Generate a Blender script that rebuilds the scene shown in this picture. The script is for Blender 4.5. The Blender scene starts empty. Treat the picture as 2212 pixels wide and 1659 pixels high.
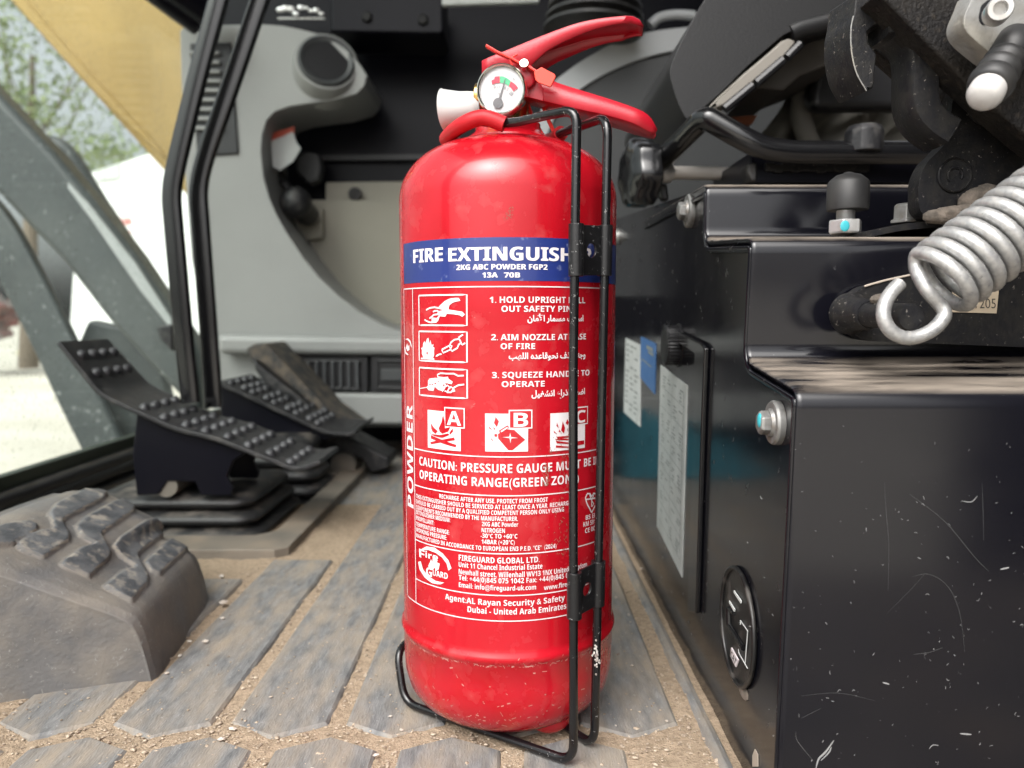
import bpy, bmesh, math, random
from math import sin, cos, pi, radians, sqrt
from mathutils import Vector, Matrix, noise as mnoise
from mathutils.geometry import tessellate_polygon
from mathutils.bvhtree import BVHTree

scene = bpy.context.scene
COL = scene.collection
# ------------------------------------------------------------------ camera
FPX, CX, CY = 1662.0, 1106.0, 829.5          # focal length and centre for a 2212 x 1659 picture
CAM = Vector((0.0, 0.0, 0.208))
PITCH = radians(5.0)
cam_d = bpy.data.cameras.new('camera')
cam = bpy.data.objects.new('camera', cam_d)
COL.objects.link(cam)
cam.location = CAM
cam.rotation_euler = (pi / 2 - PITCH, 0, 0)
cam_d.sensor_width = 36.0
cam_d.lens = 36.0 * FPX / 2212.0
cam_d.clip_start = 0.01
cam_d.clip_end = 500.0
cam_d.dof.use_dof = True
cam_d.dof.focus_distance = 0.345
cam_d.dof.aperture_fstop = 10.0
scene.camera = cam
# ------------------------------------------------------------------ sky and sun
SUN_EL, SUN_AZ = radians(52), radians(205)     # azimuth: where the sun stands, measured clockwise from +Y
world = bpy.data.worlds.new('World')
scene.world = world
world.use_nodes = True
wn = world.node_tree.nodes
wl = world.node_tree.links
wn.clear()
w_out = wn.new('ShaderNodeOutputWorld')
w_bg = wn.new('ShaderNodeBackground')
w_sky = wn.new('ShaderNodeTexSky')
w_sky.sky_type = 'NISHITA'
w_sky.sun_disc = False
w_sky.sun_elevation = SUN_EL
w_sky.sun_rotation = SUN_AZ
w_sky.dust_density = 7.0
w_sky.air_density = 1.0
w_sky.ozone_density = 1.0
w_hsv = wn.new('ShaderNodeHueSaturation')      # an overcast sky is nearly grey
w_hsv.inputs['Saturation'].default_value = 0.18
w_hsv.inputs['Value'].default_value = 1.0
w_bg.inputs['Strength'].default_value = 0.15
wl.new(w_sky.outputs[0], w_hsv.inputs['Color'])
wl.new(w_hsv.outputs[0], w_bg.inputs['Color'])
wl.new(w_bg.outputs[0], w_out.inputs['Surface'])
sun_d = bpy.data.lights.new('sun', 'SUN')
sun_d.energy = 0.9
sun_d.angle = radians(60)
sun_d.color = (1.0, 0.96, 0.9)
sun = bpy.data.objects.new('sun', sun_d)
COL.objects.link(sun)
sdir = Vector((sin(SUN_AZ) * cos(SUN_EL), cos(SUN_AZ) * cos(SUN_EL), sin(SUN_EL)))
sun.rotation_euler = sdir.to_track_quat('Z', 'Y').to_euler()
scene.view_settings.view_transform = 'Standard'
scene.view_settings.look = 'None'
scene.view_settings.gamma = 1.0
scene.view_settings.use_curve_mapping = False
scene.view_settings.exposure = 1.18
scene.cycles.max_bounces = 8
scene.cycles.diffuse_bounces = 4
scene.cycles.glossy_bounces = 4
scene.cycles.transparent_max_bounces = 12
scene.cycles.caustics_reflective = False
scene.cycles.caustics_refractive = False
scene.cycles.sample_clamp_indirect = 6.0

# ------------------------------------------------------------------ pixel -> place helpers
CP, SP = cos(PITCH), sin(PITCH)
def ray(px, py):
    u, v = (px - CX) / FPX, (CY - py) / FPX
    return Vector((u, CP + v * SP, -SP + v * CP))
def at_y(px, py, y):
    r = ray(px, py); return CAM + r * (y / r.y)
def at_x(px, py, x):
    r = ray(px, py); return CAM + r * (x / r.x)
def at_z(px, py, z):
    r = ray(px, py); return CAM + r * ((z - CAM.z) / r.z)
def Z1(x, y): return (822.9 + .2976 * x, .2976 * y)
def Z2(x, y): return (822.9 + .2480 * x, 466.3 + .2480 * y)
def Z3(x, y): return (822.9 + .2480 * x, 850.3 + .2480 * y)
def Z4(x, y): return (822.9 + .27253 * x, 1206.9 + .27253 * y)
def ZR(x, y): return (1289.2 + .41716 * x, 384.0 + .41716 * y)
def ZT(x, y): return (1289.2 + .41716 * x, .41716 * y)
def ZW(x, y): return (329.2 + .5624 * x, .5624 * y)
def ZS(x, y): return (1371.5 + .26452 * x, .26452 * y)       # seat close-up
def ZH(x, y): return (1810.4 + .26455 * x, .26455 * y)       # hook close-up
def ZP(x, y): return (894.2 + .15204 * x, 625.4 + .15204 * y) # pictogram close-up
def ZK(x, y): return (1525.1 + .1851 * x, 1206.9 + .1851 * y) # latch close-up
def ZG(x, y): return (1009.4 + .07934 * x, 126.2 + .07934 * y) # gauge close-up
def ZF(x, y): return (109.7 + .31409 * x, 713.2 + .31409 * y)  # pedal close-up

# ------------------------------------------------------------------ materials
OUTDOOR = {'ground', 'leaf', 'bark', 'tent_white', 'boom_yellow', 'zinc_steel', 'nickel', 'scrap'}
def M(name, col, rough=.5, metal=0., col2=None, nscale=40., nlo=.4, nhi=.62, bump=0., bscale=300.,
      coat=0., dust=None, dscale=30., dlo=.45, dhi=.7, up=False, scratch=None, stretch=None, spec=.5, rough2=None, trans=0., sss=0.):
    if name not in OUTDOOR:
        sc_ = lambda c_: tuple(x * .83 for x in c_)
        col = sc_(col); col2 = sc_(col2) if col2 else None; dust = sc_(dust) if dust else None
    m = bpy.data.materials.new(name); m.use_nodes = True
    N, L = m.node_tree.nodes, m.node_tree.links
    b = N['Principled BSDF']
    b.inputs['Roughness'].default_value = rough
    b.inputs['Metallic'].default_value = metal
    b.inputs['Coat Weight'].default_value = coat
    b.inputs['Coat Roughness'].default_value = .05
    b.inputs['Specular IOR Level'].default_value = spec
    if trans: b.inputs['Transmission Weight'].default_value = trans
    if sss:
        b.inputs['Subsurface Weight'].default_value = sss
        b.inputs['Subsurface Radius'].default_value = (.01, .008, .006)
        b.inputs['Subsurface Scale'].default_value = .5
    tc = N.new('ShaderNodeTexCoord')
    vec = tc.outputs['Object']
    if stretch:
        mp = N.new('ShaderNodeMapping'); mp.inputs['Scale'].default_value = stretch
        L.new(vec, mp.inputs['Vector']); vec = mp.outputs[0]
    def noise(sc, det=6., dist=0., v=None):
        n = N.new('ShaderNodeTexNoise'); n.inputs['Scale'].default_value = sc
        n.inputs['Detail'].default_value = det; n.inputs['Distortion'].default_value = dist
        L.new(v or vec, n.inputs['Vector']); return n.outputs['Fac']
    def ramp(f, lo, hi, a=0., z=1.):
        r = N.new('ShaderNodeMapRange'); r.inputs[1].default_value = lo; r.inputs[2].default_value = hi
        r.inputs[3].default_value = a; r.inputs[4].default_value = z
        r.clamp = True
        L.new(f, r.inputs[0]); return r.outputs[0]
    def math_(op, a, c=None):
        q = N.new('ShaderNodeMath'); q.operation = op
        for i, v in enumerate((a, c)):
            if v is None: continue
            if isinstance(v, (int, float)): q.inputs[i].default_value = v
            else: L.new(v, q.inputs[i])
        return q.outputs[0]
    def mix(f, a, c):
        q = N.new('ShaderNodeMix'); q.data_type = 'RGBA'
        L.new(f, q.inputs[0])
        for i, v in ((6, a), (7, c)):
            if isinstance(v, tuple): q.inputs[i].default_value = (*v, 1)
            else: L.new(v, q.inputs[i])
        return q.outputs[2]
    c = tuple(col)
    nf = noise(nscale)
    if col2:
        c = mix(ramp(nf, nlo, nhi), c, tuple(col2))
    rg = None
    if rough2 is not None:
        rg = ramp(noise(nscale * .6), .35, .65, rough, rough2)
    if dust:
        f = ramp(noise(dscale, 8.), dlo, dhi)
        if up:
            g = N.new('ShaderNodeNewGeometry'); s = N.new('ShaderNodeSeparateXYZ')
            L.new(g.outputs['Normal'], s.inputs[0])
            f = math_('MULTIPLY', f, ramp(s.outputs[2], .60, .97))
        c = mix(f, c, tuple(dust))
        base = rg if rg is not None else rough
        rr = N.new('ShaderNodeMix'); rr.data_type = 'FLOAT'
        L.new(f, rr.inputs[0])
        if rg is not None: L.new(rg, rr.inputs[2])
        else: rr.inputs[2].default_value = rough
        rr.inputs[3].default_value = .85
        rg = rr.outputs[0]
    if scratch:
        scol, ssc, sw, smask = scratch
        n1 = noise(ssc, 2., 1.5, tc.outputs['Object'])
        d = math_('ABSOLUTE', math_('SUBTRACT', n1, .5))
        line = ramp(d, 0., sw, 1., 0.)
        msk = ramp(noise(ssc * 1.7, 3., 0., tc.outputs['Object']), smask, smask + .04)
        f = math_('MULTIPLY', line, msk)
        c = mix(f, c, tuple(scol))
    if isinstance(c, tuple): b.inputs['Base Color'].default_value = (*c, 1)
    else: L.new(c, b.inputs['Base Color'])
    if rg is not None: L.new(rg, b.inputs['Roughness'])
    if bump:
        bn = N.new('ShaderNodeBump'); bn.inputs['Strength'].default_value = 1.0
        bn.inputs['Distance'].default_value = bump
        L.new(noise(bscale, 5.), bn.inputs['Height']); L.new(bn.outputs[0], b.inputs['Normal'])
    return m

RED = (.45, .005, .013)
m_red = M('red_paint', RED, .26, spec=.35, col2=(.51, .008, .019), nscale=25, coat=.34, dust=(.52, .075, .075), dscale=110, dlo=.56, dhi=.95,
          scratch=((.62, .2, .19), 130., .010, .68))
m_red_low = m_red
m_redmetal = M('red_sheet', (.45, .007, .020), .36, col2=(.50, .014, .03), nscale=60, coat=.08, spec=.4, bump=.00008, bscale=900)
m_redrubber = M('red_sleeve', (.50, .010, .018), .5, spec=.35, bump=.0001, bscale=900)
m_redplast = M('red_tie', (.85, .03, .02), .4, sss=.2)
m_orange = M('seal_orange', (.85, .06, .03), .4)
m_blue = M('blue_print', (.018, .035, .19), .3, coat=.5, dust=(.25, .3, .5), dscale=180, dlo=.62, dhi=.8)
m_white = M('white_print', (.86, .80, .82), .4, col2=(.80, .66, .68), nscale=180, nlo=.5, nhi=.72)
m_chrome = M('nickel', (.75, .72, .66), .16, 1., rough2=.3)
m_bolt = M('bolt_zinc', (.34, .34, .33), .42, .6, col2=(.20, .19, .18), nscale=150, dust=(.26, .22, .18), dscale=160, dlo=.5, dhi=.7)
m_brass = M('brass', (.75, .48, .16), .25, 1.)
m_steel = M('zinc_steel', (.66, .66, .66), .38, .75, col2=(.5, .49, .47), nscale=120)
m_galv = M('galvanised', (.56, .56, .55), .40, .6, col2=(.36, .36, .37), nscale=500, nlo=.42, nhi=.75, bump=.00006, bscale=900, dust=(.50, .48, .45), dscale=300, dlo=.54, dhi=.75, scratch=((.20, .20, .20), 260., .02, .60))
m_nozzle = M('white_plastic', (.66, .66, .65), .35, sss=.2)
m_dial = M('dial_white', (.66, .655, .67), .3)
m_dred = M('dial_red', (.65, .06, .10), .4)
m_dgreen = M('dial_green', (.10, .50, .26), .4)
m_dgrey = M('dial_grey', (.16, .16, .17), .4)
m_wire = M('black_wire', (.006, .006, .007), .22, coat=.12, scratch=((.35, .34, .33), 260., .02, .62))
m_clip = M('black_sheet', (.007, .007, .008), .34, coat=.05, scratch=((.3, .3, .3), 200., .02, .6))
m_chip = M('bare_chip', (.7, .66, .62), .7, col2=(.3, .25, .22), nscale=600)
m_black = M('black_gloss', (.005, .005, .008), .12, rough2=.18, spec=.48,
            scratch=((.22, .22, .22), 190., .010, .66), dust=(.07, .065, .06), dscale=120, dlo=.62, dhi=1.)
m_blackdust = M('black_dusty', (.005, .005, .008), .14, rough2=.20, spec=.48, dust=(.29, .245, .20), dscale=95, dlo=.36, dhi=.60, up=True,
                scratch=((.20, .20, .20), 190., .010, .69), stretch=(.22, 1., 1.))
m_iron = M('black_iron', (.013, .013, .015), .45, col2=(.022, .021, .020), nscale=200, bump=.0002, bscale=700, scratch=((.22, .2, .18), 300., .03, .62), spec=.22)
m_ironrough = M('black_textured', (.011, .010, .010), .6, col2=(.022, .019, .016), nscale=60, bump=.0008, bscale=600, dust=(.06, .05, .04), dscale=300, dlo=.55, dhi=.8, spec=.2)
m_rubber = M('black_rubber', (.022, .022, .023), .5, col2=(.035, .034, .033), nscale=90)
m_pedal = M('pedal_black', (.014, .014, .016), .45, bump=.0002, bscale=600, dust=(.09, .085, .08), dscale=90, dlo=.5, dhi=.8)
m_stud = M('worn_stud', (.030, .030, .034), .48, .1, col2=(.08, .08, .085), nscale=200)
m_boot = M('rubber_boot', (.020, .020, .021), .5, dust=(.22, .19, .16), dscale=50, dlo=.45, dhi=.8, up=True)
m_matrub = M('mat_rubber', (.125, .128, .13), .6, col2=(.27, .27, .266), nscale=120, nlo=.30, nhi=.76, dust=(.33, .275, .21), dscale=36, dlo=.38, dhi=.74, stretch=(2.2, .6, 1.), bump=.0006, bscale=420,
             scratch=((.40, .40, .40), 240., .02, .62))
m_foot = M('footrest_rubber', (.155, .152, .15), .55, col2=(.105, .104, .105), nscale=34, dust=(.27, .24, .20), dscale=30, dlo=.40, dhi=.74, bump=.0004, bscale=420, scratch=((.24, .235, .225), 160., .03, .60))
m_tread = M('tread_worn', (.075, .08, .088), .5, col2=(.15, .155, .16), nscale=70, dust=(.34, .31, .265), dscale=130, dlo=.52, dhi=.68, bump=.0004, bscale=400)
m_sand = M('sand', (.43, .335, .24), .95, col2=(.33, .255, .18), nscale=300, bump=.0012, bscale=900, spec=.1)
m_grain = M('grains', (.60, .50, .39), .9, col2=(.22, .165, .12), nscale=500, nlo=.35, nhi=.65, spec=.15)
m_pebble = M('pebbles', (.62, .56, .50), .85, col2=(.45, .36, .28), nscale=250, spec=.2)
m_plate = M('floor_plate', (.15, .135, .115), .6, col2=(.22, .19, .155), nscale=20, dust=(.33, .26, .19), dscale=16, dlo=.5, dhi=.8)
m_grey = M('grey_plastic', (.34, .345, .335), .45, col2=(.315, .32, .31), nscale=6, bump=.0001, bscale=700)
m_greyl = M('light_grey_plastic', (.46, .48, .49), .4, bump=.0001, bscale=700)
m_greyd = M('dark_grey_plastic', (.055, .058, .06), .5, bump=.0001, bscale=700)
m_beige = M('beige_panel', (.33, .31, .25), .5, col2=(.30, .285, .23), nscale=5)
m_vent = M('vent_black', (.014, .014, .016), .4)
m_vlouv = M('louvre_grey', (.10, .105, .11), .5)
m_wall = M('cab_black', (.006, .006, .010), .30, spec=.16)
m_roof = M('roof_lining', (.16, .16, .16), .8)
m_lever = M('lever_black', (.007, .007, .008), .2, coat=.2)
m_vinyl = M('seat_vinyl', (.016, .016, .017), .42, spec=.4, bump=.00012, bscale=500)
m_under = M('seat_under', (.10, .09, .08), .6)
m_fabric = M('cover_cloth', (.25, .24, .21), .8, col2=(.19, .18, .16), nscale=12)
m_paper = M('white_paper', (.72, .75, .73), .45, col2=(.62, .65, .63), nscale=60)
m_ink = M('grey_ink', (.28, .31, .30), .6)
m_bluep = M('blue_sticker', (.05, .17, .42), .4, col2=(.08, .2, .45), nscale=80)
m_tan = M('tan_sticker', (.62, .52, .38), .6, col2=(.55, .45, .33), nscale=60)
m_inkd = M('dark_ink', (.06, .055, .05), .6)
m_teal = M('teal_paint', (.05, .45, .52), .45)
m_tealcloth = M('teal_cloth', (.012, .12, .16), .8)
m_yellow = M('boom_yellow', (.36, .235, .060), .5, col2=(.30, .19, .045), nscale=2.2, nlo=.42, nhi=.6)
m_refl_bar = M('reflection_grey', (.05, .06, .062), .5, col2=(.07, .08, .08), nscale=8, dust=(.35, .37, .36), dscale=120, dlo=.62, dhi=.75)  # tone of the pillar reflections, put into the added bars
m_refl_strip = M('reflection_edge', (.42, .44, .44), .5)
m_tent = M('tent_white', (.82, .83, .82), .6)
m_tentred = M('tent_red', (.6, .10, .08), .6)
m_ground = M('ground', (.50, .47, .41), .9, col2=(.42, .39, .33), nscale=.8, bump=.01, bscale=8)
m_leaf = M('leaf', (.15, .20, .075), .6, col2=(.22, .26, .11), nscale=1.5)
m_bark = M('bark', (.16, .13, .10), .9)
m_seal = M('rubber_seal', (.020, .020, .022), .4, dust=(.16, .155, .15), dscale=30, dlo=.5, dhi=.9, up=True)
m_sealgreen = M('glass_edge', (.030, .042, .028), .3)
m_cast = M('cast_grey', (.28, .28, .27), .5, col2=(.20, .19, .17), nscale=90, dust=(.40, .38, .33), dscale=50, dlo=.5, dhi=.7, bump=.0003, bscale=500)
m_whitecap = M('white_cap', (.60, .585, .57), .35, col2=(.72, .68, .64), nscale=300, nlo=.55, nhi=.75)
m_dirt = M('dirt_lump', (.20, .165, .135), .95, col2=(.10, .085, .07), nscale=200, bump=.0015, bscale=300)
m_worn = M('worn_edge', (.42, .36, .30), .6)
m_scrap = M('scrap', (.14, .13, .125), .8, col2=(.25, .1, .09), nscale=2)
m_orangedark = M('orange_rubber', (.30, .08, .02), .6)
m_tagw = M('tag_white', (.55, .57, .56), .5)
m_tagr = M('tag_red', (.50, .06, .02), .5)

def glass_material():
    m = bpy.data.materials.new('dusty_glass'); m.use_nodes = True
    N, L = m.node_tree.nodes, m.node_tree.links
    N.clear()
    out = N.new('ShaderNodeOutputMaterial')
    tr = N.new('ShaderNodeBsdfTransparent'); tr.inputs[0].default_value = (.93, .97, .95, 1)
    gl = N.new('ShaderNodeBsdfGlossy'); gl.inputs['Roughness'].default_value = .02
    lw = N.new('ShaderNodeLayerWeight'); lw.inputs[0].default_value = .5
    fr = N.new('ShaderNodeMath'); fr.operation = 'POWER'; fr.inputs[1].default_value = 5.0
    L.new(lw.outputs['Facing'], fr.inputs[0])
    mx = N.new('ShaderNodeMixShader')
    L.new(fr.outputs[0], mx.inputs[0]); L.new(tr.outputs[0], mx.inputs[1]); L.new(gl.outputs[0], mx.inputs[2])
    df = N.new('ShaderNodeBsdfDiffuse'); df.inputs[0].default_value = (.46, .49, .48, 1)
    tc = N.new('ShaderNodeTexCoord')
    n1 = N.new('ShaderNodeTexNoise'); n1.inputs['Scale'].default_value = 220; n1.inputs['Detail'].default_value = 2
    n2 = N.new('ShaderNodeTexNoise'); n2.inputs['Scale'].default_value = 9; n2.inputs['Detail'].default_value = 5
    L.new(tc.outputs['Object'], n1.inputs[0]); L.new(tc.outputs['Object'], n2.inputs[0])
    r1 = N.new('ShaderNodeMapRange'); r1.inputs[1].default_value = .62; r1.inputs[2].default_value = .74; r1.inputs[4].default_value = .22
    r2 = N.new('ShaderNodeMapRange'); r2.inputs[1].default_value = .35; r2.inputs[2].default_value = .75; r2.inputs[3].default_value = .04; r2.inputs[4].default_value = .13
    L.new(n1.outputs[0], r1.inputs[0]); L.new(n2.outputs[0], r2.inputs[0])
    ad = N.new('ShaderNodeMath'); ad.use_clamp = True
    L.new(r1.outputs[0], ad.inputs[0]); L.new(r2.outputs[0], ad.inputs[1])
    m2 = N.new('ShaderNodeMixShader')
    L.new(ad.outputs[0], m2.inputs[0]); L.new(mx.outputs[0], m2.inputs[1]); L.new(df.outputs[0], m2.inputs[2])
    L.new(m2.outputs[0], out.inputs[0])
    return m
m_glass = glass_material()
m_clear = glass_material()
for n_ in m_clear.node_tree.nodes:
    if n_.type == 'MAP_RANGE': n_.inputs[3].default_value = 0.; n_.inputs[4].default_value = 0.
    if n_.type == 'BSDF_TRANSPARENT': n_.inputs[0].default_value = (1, 1, 1, 1)

# ------------------------------------------------------------------ mesh helpers
ORG = {}
def thing(name, label, cat, loc=(0, 0, 0), group=None, kind=None):
    o = bpy.data.objects.new(name, None); COL.objects.link(o)
    o.location = loc; o.empty_display_size = .02
    ORG[o.name] = Vector(loc)
    o['label'] = label; o['category'] = cat
    if group: o['group'] = group
    if kind: o['kind'] = kind
    return o

def tris(pts): return [tuple(f) for f in tessellate_polygon([[Vector(p) for p in pts]])]

class MB:
    def __init__(self): self.v, self.f = [], []
    def add(self, vs, fs):
        k = len(self.v)
        self.v += [Vector(v) for v in vs]
        self.f += [tuple(i + k for i in f) for f in fs]
        return self
    def prism(self, pts, off, cap=True):
        pts = [Vector(p) for p in pts]; off = Vector(off); n = len(pts)
        fs = [(i, (i + 1) % n, n + (i + 1) % n, n + i) for i in range(n)]
        if cap:
            if n <= 4: fs += [tuple(range(n - 1, -1, -1)), tuple(range(n, 2 * n))]
            else:
                tr = tris(pts)
                fs += tr + [tuple(n + i for i in f[::-1]) for f in tr]
        return self.add(pts + [p + off for p in pts], fs)
    def box(self, c, s, rot=None):
        hx, hy, hz = s[0] / 2, s[1] / 2, s[2] / 2
        vs = [Vector((x, y, z)) for x in (-hx, hx) for y in (-hy, hy) for z in (-hz, hz)]
        if rot: vs = [rot @ v for v in vs]
        c = Vector(c)
        return self.add([c + v for v in vs], [(0, 1, 3, 2), (4, 6, 7, 5), (0, 4, 5, 1), (2, 3, 7, 6), (0, 2, 6, 4), (1, 5, 7, 3)])
    def tube(self, path, r, seg=12, closed=False, cap=True, flat=None, up=None):
        path = [Vector(p) for p in path]; n = len(path)
        rs = r if isinstance(r, (list, tuple)) else [r] * n
        T = []
        for i in range(n):
            a = path[(i - 1) % n] if (closed or i > 0) else path[i]
            b = path[(i + 1) % n] if (closed or i < n - 1) else path[i]
            T.append((b - a).normalized())
        ref = Vector(up) if up else (Vector((0, 0, 1)) if abs(T[0].z) < .9 else Vector((1, 0, 0)))
        nrm = (ref - T[0] * ref.dot(T[0])).normalized()
        vs = []
        for i in range(n):
            if up:
                nrm = (ref - T[i] * ref.dot(T[i])).normalized()
            else:
                nrm = (nrm - T[i] * nrm.dot(T[i])).normalized()
            bi = T[i].cross(nrm)
            for k in range(seg):
                a = 2 * pi * k / seg
                if flat:      # rounded rectangle cross-section flat=(half width along nrm, half width along bi)
                    ca, sa = cos(a), sin(a)
                    e = .35
                    x = flat[0] * math.copysign(abs(ca) ** e, ca); y = flat[1] * math.copysign(abs(sa) ** e, sa)
                    vs.append(path[i] + nrm * x + bi * y)
                else:
                    vs.append(path[i] + (nrm * cos(a) + bi * sin(a)) * rs[i])
        fs = []
        for i in range(n if closed else n - 1):
            j = (i + 1) % n
            for k in range(seg):
                l = (k + 1) % seg
                fs.append((i * seg + k, i * seg + l, j * seg + l, j * seg + k))
        if cap and not closed:
            fs += [tuple(range(seg - 1, -1, -1)), tuple((n - 1) * seg + k for k in range(seg))]
        return self.add(vs, fs)
    def lathe(self, prof, base, axis=(0, 0, 1), seg=48, closed=False, squash=None):
        base = Vector(base); ax = Vector(axis).normalized()
        ref = Vector((0, 0, 1)) if abs(ax.z) < .9 else Vector((1, 0, 0))
        u = (ref - ax * ref.dot(ax)).normalized(); w = ax.cross(u)
        vs, fs, n = [], [], len(prof)
        for (r, h) in prof:
            for k in range(seg):
                a = 2 * pi * k / seg
                vs.append(base + ax * h + (u * cos(a) + w * sin(a)) * max(r, 1e-5))
        for i in range(n if closed else n - 1):
            j = (i + 1) % n
            for k in range(seg):
                l = (k + 1) % seg
                fs.append((i * seg + k, i * seg + l, j * seg + l, j * seg + k))
        if not closed:
            fs += [tuple(range(seg - 1, -1, -1)), tuple((n - 1) * seg + k for k in range(seg))]
        return self.add(vs, fs)
    def cyl(self, a, b, r, seg=24, r2=None):
        a, b = Vector(a), Vector(b)
        return self.lathe([(r, 0), (r if r2 is None else r2, (b - a).length)], a, b - a, seg)
    def hexa(self, a, b, r):
        return self.cyl(a, b, r, 6)
    def ball(self, c, r, seg=16, sc=(1, 1, 1)):
        vs, fs = [], []
        c = Vector(c); n = seg // 2
        for i in range(n + 1):
            t = pi * i / n
            for k in range(seg):
                p = 2 * pi * k / seg
                vs.append(c + Vector((r * sc[0] * max(sin(t), 1e-4) * cos(p), r * sc[1] * max(sin(t), 1e-4) * sin(p), r * sc[2] * cos(t))))
        for i in range(n):
            for k in range(seg):
                l = (k + 1) % seg
                fs.append((i * seg + k, (i + 1) * seg + k, (i + 1) * seg + l, i * seg + l))
        return self.add(vs, fs)
    def grid(self, fn, nu, nv):
        vs = [fn(i / nu, j / nv) for i in range(nu + 1) for j in range(nv + 1)]
        fs = [(i * (nv + 1) + j, (i + 1) * (nv + 1) + j, (i + 1) * (nv + 1) + j + 1, i * (nv + 1) + j + 1) for i in range(nu) for j in range(nv)]
        return self.add(vs, fs)
    def build(self, name, mat, parent=None, bevel=0., seg=2, smooth=35., sub=0, solid=0., label=None, cat=None, group=None, kind=None, fix=True, origin=None):
        org = ORG[parent.name] if parent is not None else (Vector(origin) if origin is not None else Vector((0, 0, 0)))
        me = bpy.data.meshes.new(name)
        me.from_pydata([v - org for v in self.v], [], self.f)
        if fix:
            bm = bmesh.new(); bm.from_mesh(me)
            bmesh.ops.remove_doubles(bm, verts=bm.verts, dist=1e-6)
            bmesh.ops.recalc_face_normals(bm, faces=bm.faces)
            bm.to_mesh(me); bm.free()
        me.materials.append(mat)
        for p in me.polygons: p.use_smooth = True
        me.set_sharp_from_angle(angle=radians(smooth))
        o = bpy.data.objects.new(name, me); COL.objects.link(o)
        if parent is not None: o.parent = parent
        else: o.location = org
        ORG[o.name] = org
        if bevel:
            b = o.modifiers.new('bevel', 'BEVEL'); b.width = bevel; b.segments = seg; b.limit_method = 'ANGLE'; b.angle_limit = radians(30)
            b.harden_normals = True
        if solid:
            s = o.modifiers.new('thick', 'SOLIDIFY'); s.thickness = solid; s.offset = 0
        if sub:
            s = o.modifiers.new('sub', 'SUBSURF'); s.levels = sub; s.render_levels = sub
        if label: o['label'] = label
        if cat: o['category'] = cat
        if group: o['group'] = group
        if kind: o['kind'] = kind
        return o

def smooth_path(pts, n=8, closed=False):
    pts = [Vector(p) for p in pts]; out = []; m = len(pts)
    for i in range(m if closed else m - 1):
        p0 = pts[(i - 1) % m] if closed or i > 0 else pts[i]
        p1 = pts[i]; p2 = pts[(i + 1) % m]
        p3 = pts[(i + 2) % m] if closed or i + 2 < m else p2
        for k in range(n):
            t = k / n
            out.append(.5 * ((2 * p1) + (-p0 + p2) * t + (2 * p0 - 5 * p1 + 4 * p2 - p3) * t * t + (-p0 + 3 * p1 - 3 * p2 + p3) * t ** 3))
    if not closed: out.append(pts[-1])
    return out
def fillet(pts, r, n=6):
    """polyline with its inner corners rounded"""
    pts = [Vector(p) for p in pts]; out = [pts[0]]
    for i in range(1, len(pts) - 1):
        a, b, c = pts[i - 1], pts[i], pts[i + 1]
        d1, d2 = (a - b), (c - b)
        rr = min(r, d1.length * .48, d2.length * .48)
        s, e = b + d1.normalized() * rr, b + d2.normalized() * rr
        for k in range(n + 1):
            t = k / n
            out.append(s * (1 - t) ** 2 + b * 2 * t * (1 - t) + e * t * t)
    out.append(pts[-1]); return out

TXT = {}
BOLD = {}
for i in range(26):
    BOLD[chr(65 + i)] = chr(0x1D5D4 + i); BOLD[chr(97 + i)] = chr(0x1D5EE + i)
for i in range(10): BOLD[chr(48 + i)] = chr(0x1D7EC + i)
def glyphs(s, bold=.018, math_bold=True):
    """vertices and faces of a flat text, cap height 1, starting at x = 0; returns also its width"""
    key = (s, bold)
    if key in TXT: return TXT[key]
    if math_bold: s = ''.join(BOLD.get(ch, ch) for ch in s); bold = 0.
    c = bpy.data.curves.new('t', 'FONT'); c.body = s; c.offset = bold; c.resolution_u = 3
    o = bpy.data.objects.new('t', c)
    me = bpy.data.meshes.new_from_object(o)
    vs = [(v.co.x, v.co.y) for v in me.vertices]
    fs = [tuple(p.vertices) for p in me.polygons]
    bpy.data.objects.remove(o); bpy.data.meshes.remove(me); bpy.data.curves.remove(c)
    x0 = min(v[0] for v in vs); x1 = max(v[0] for v in vs)
    H = (.717 if math_bold else .682) + bold
    vs = [((v[0] - x0) / H, v[1] / H) for v in vs]
    TXT[key] = (vs, fs, (x1 - x0) / H)
    return TXT[key]
# ================================================================== SETTING
# outside ground
g = MB(); g.add([(-120, -60, -1.0), (120, -60, -1.0), (120, 160, -1.0), (-120, 160, -1.0)], [(0, 1, 2, 3)])
g.build('ground', m_ground, kind='structure')
# cab floor (slab under the mat), far wall, rear wall, roof and door pillars of the cab
w = MB(); w.prism([(-.50, -.05, -.03), (.9, -.05, -.03), (.9, 1.36, -.03), (-.50, 1.36, -.03)], (0, 0, .022)); w.build('floor', m_plate, kind='structure')
w = MB(); w.prism([(-.47, 1.33, -.03), (.9, 1.33, -.03), (.9, 1.33, .80), (-.47, 1.33, .80)], (0, .03, 0)); w.build('far_wall', m_wall, kind='structure')
w = MB(); w.prism([(.90, -.05, -.03), (.90, 1.36, -.03), (.90, 1.36, 1.40), (.90, -.05, 1.40)], (.03, 0, 0)); w.build('rear_wall', m_wall, kind='structure')
w = MB(); w.prism([(-.62, .02, 1.32), (.93, .02, 1.32), (.93, 1.40, 1.32), (-.62, 1.40, 1.32)], (0, 0, .05)); w.build('roof', m_roof, kind='structure')
w = MB()
w.prism([(.50, -.06, -.03), (.93, -.06, -.03), (.93, -.06, 1.32), (.50, -.06, 1.32)], (0, .05, 0))
w.prism([(-.56, .10, -.03), (-.49, .10, -.03), (-.49, .10, 1.32), (-.56, .10, 1.32)], (0, .07, 0))
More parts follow.
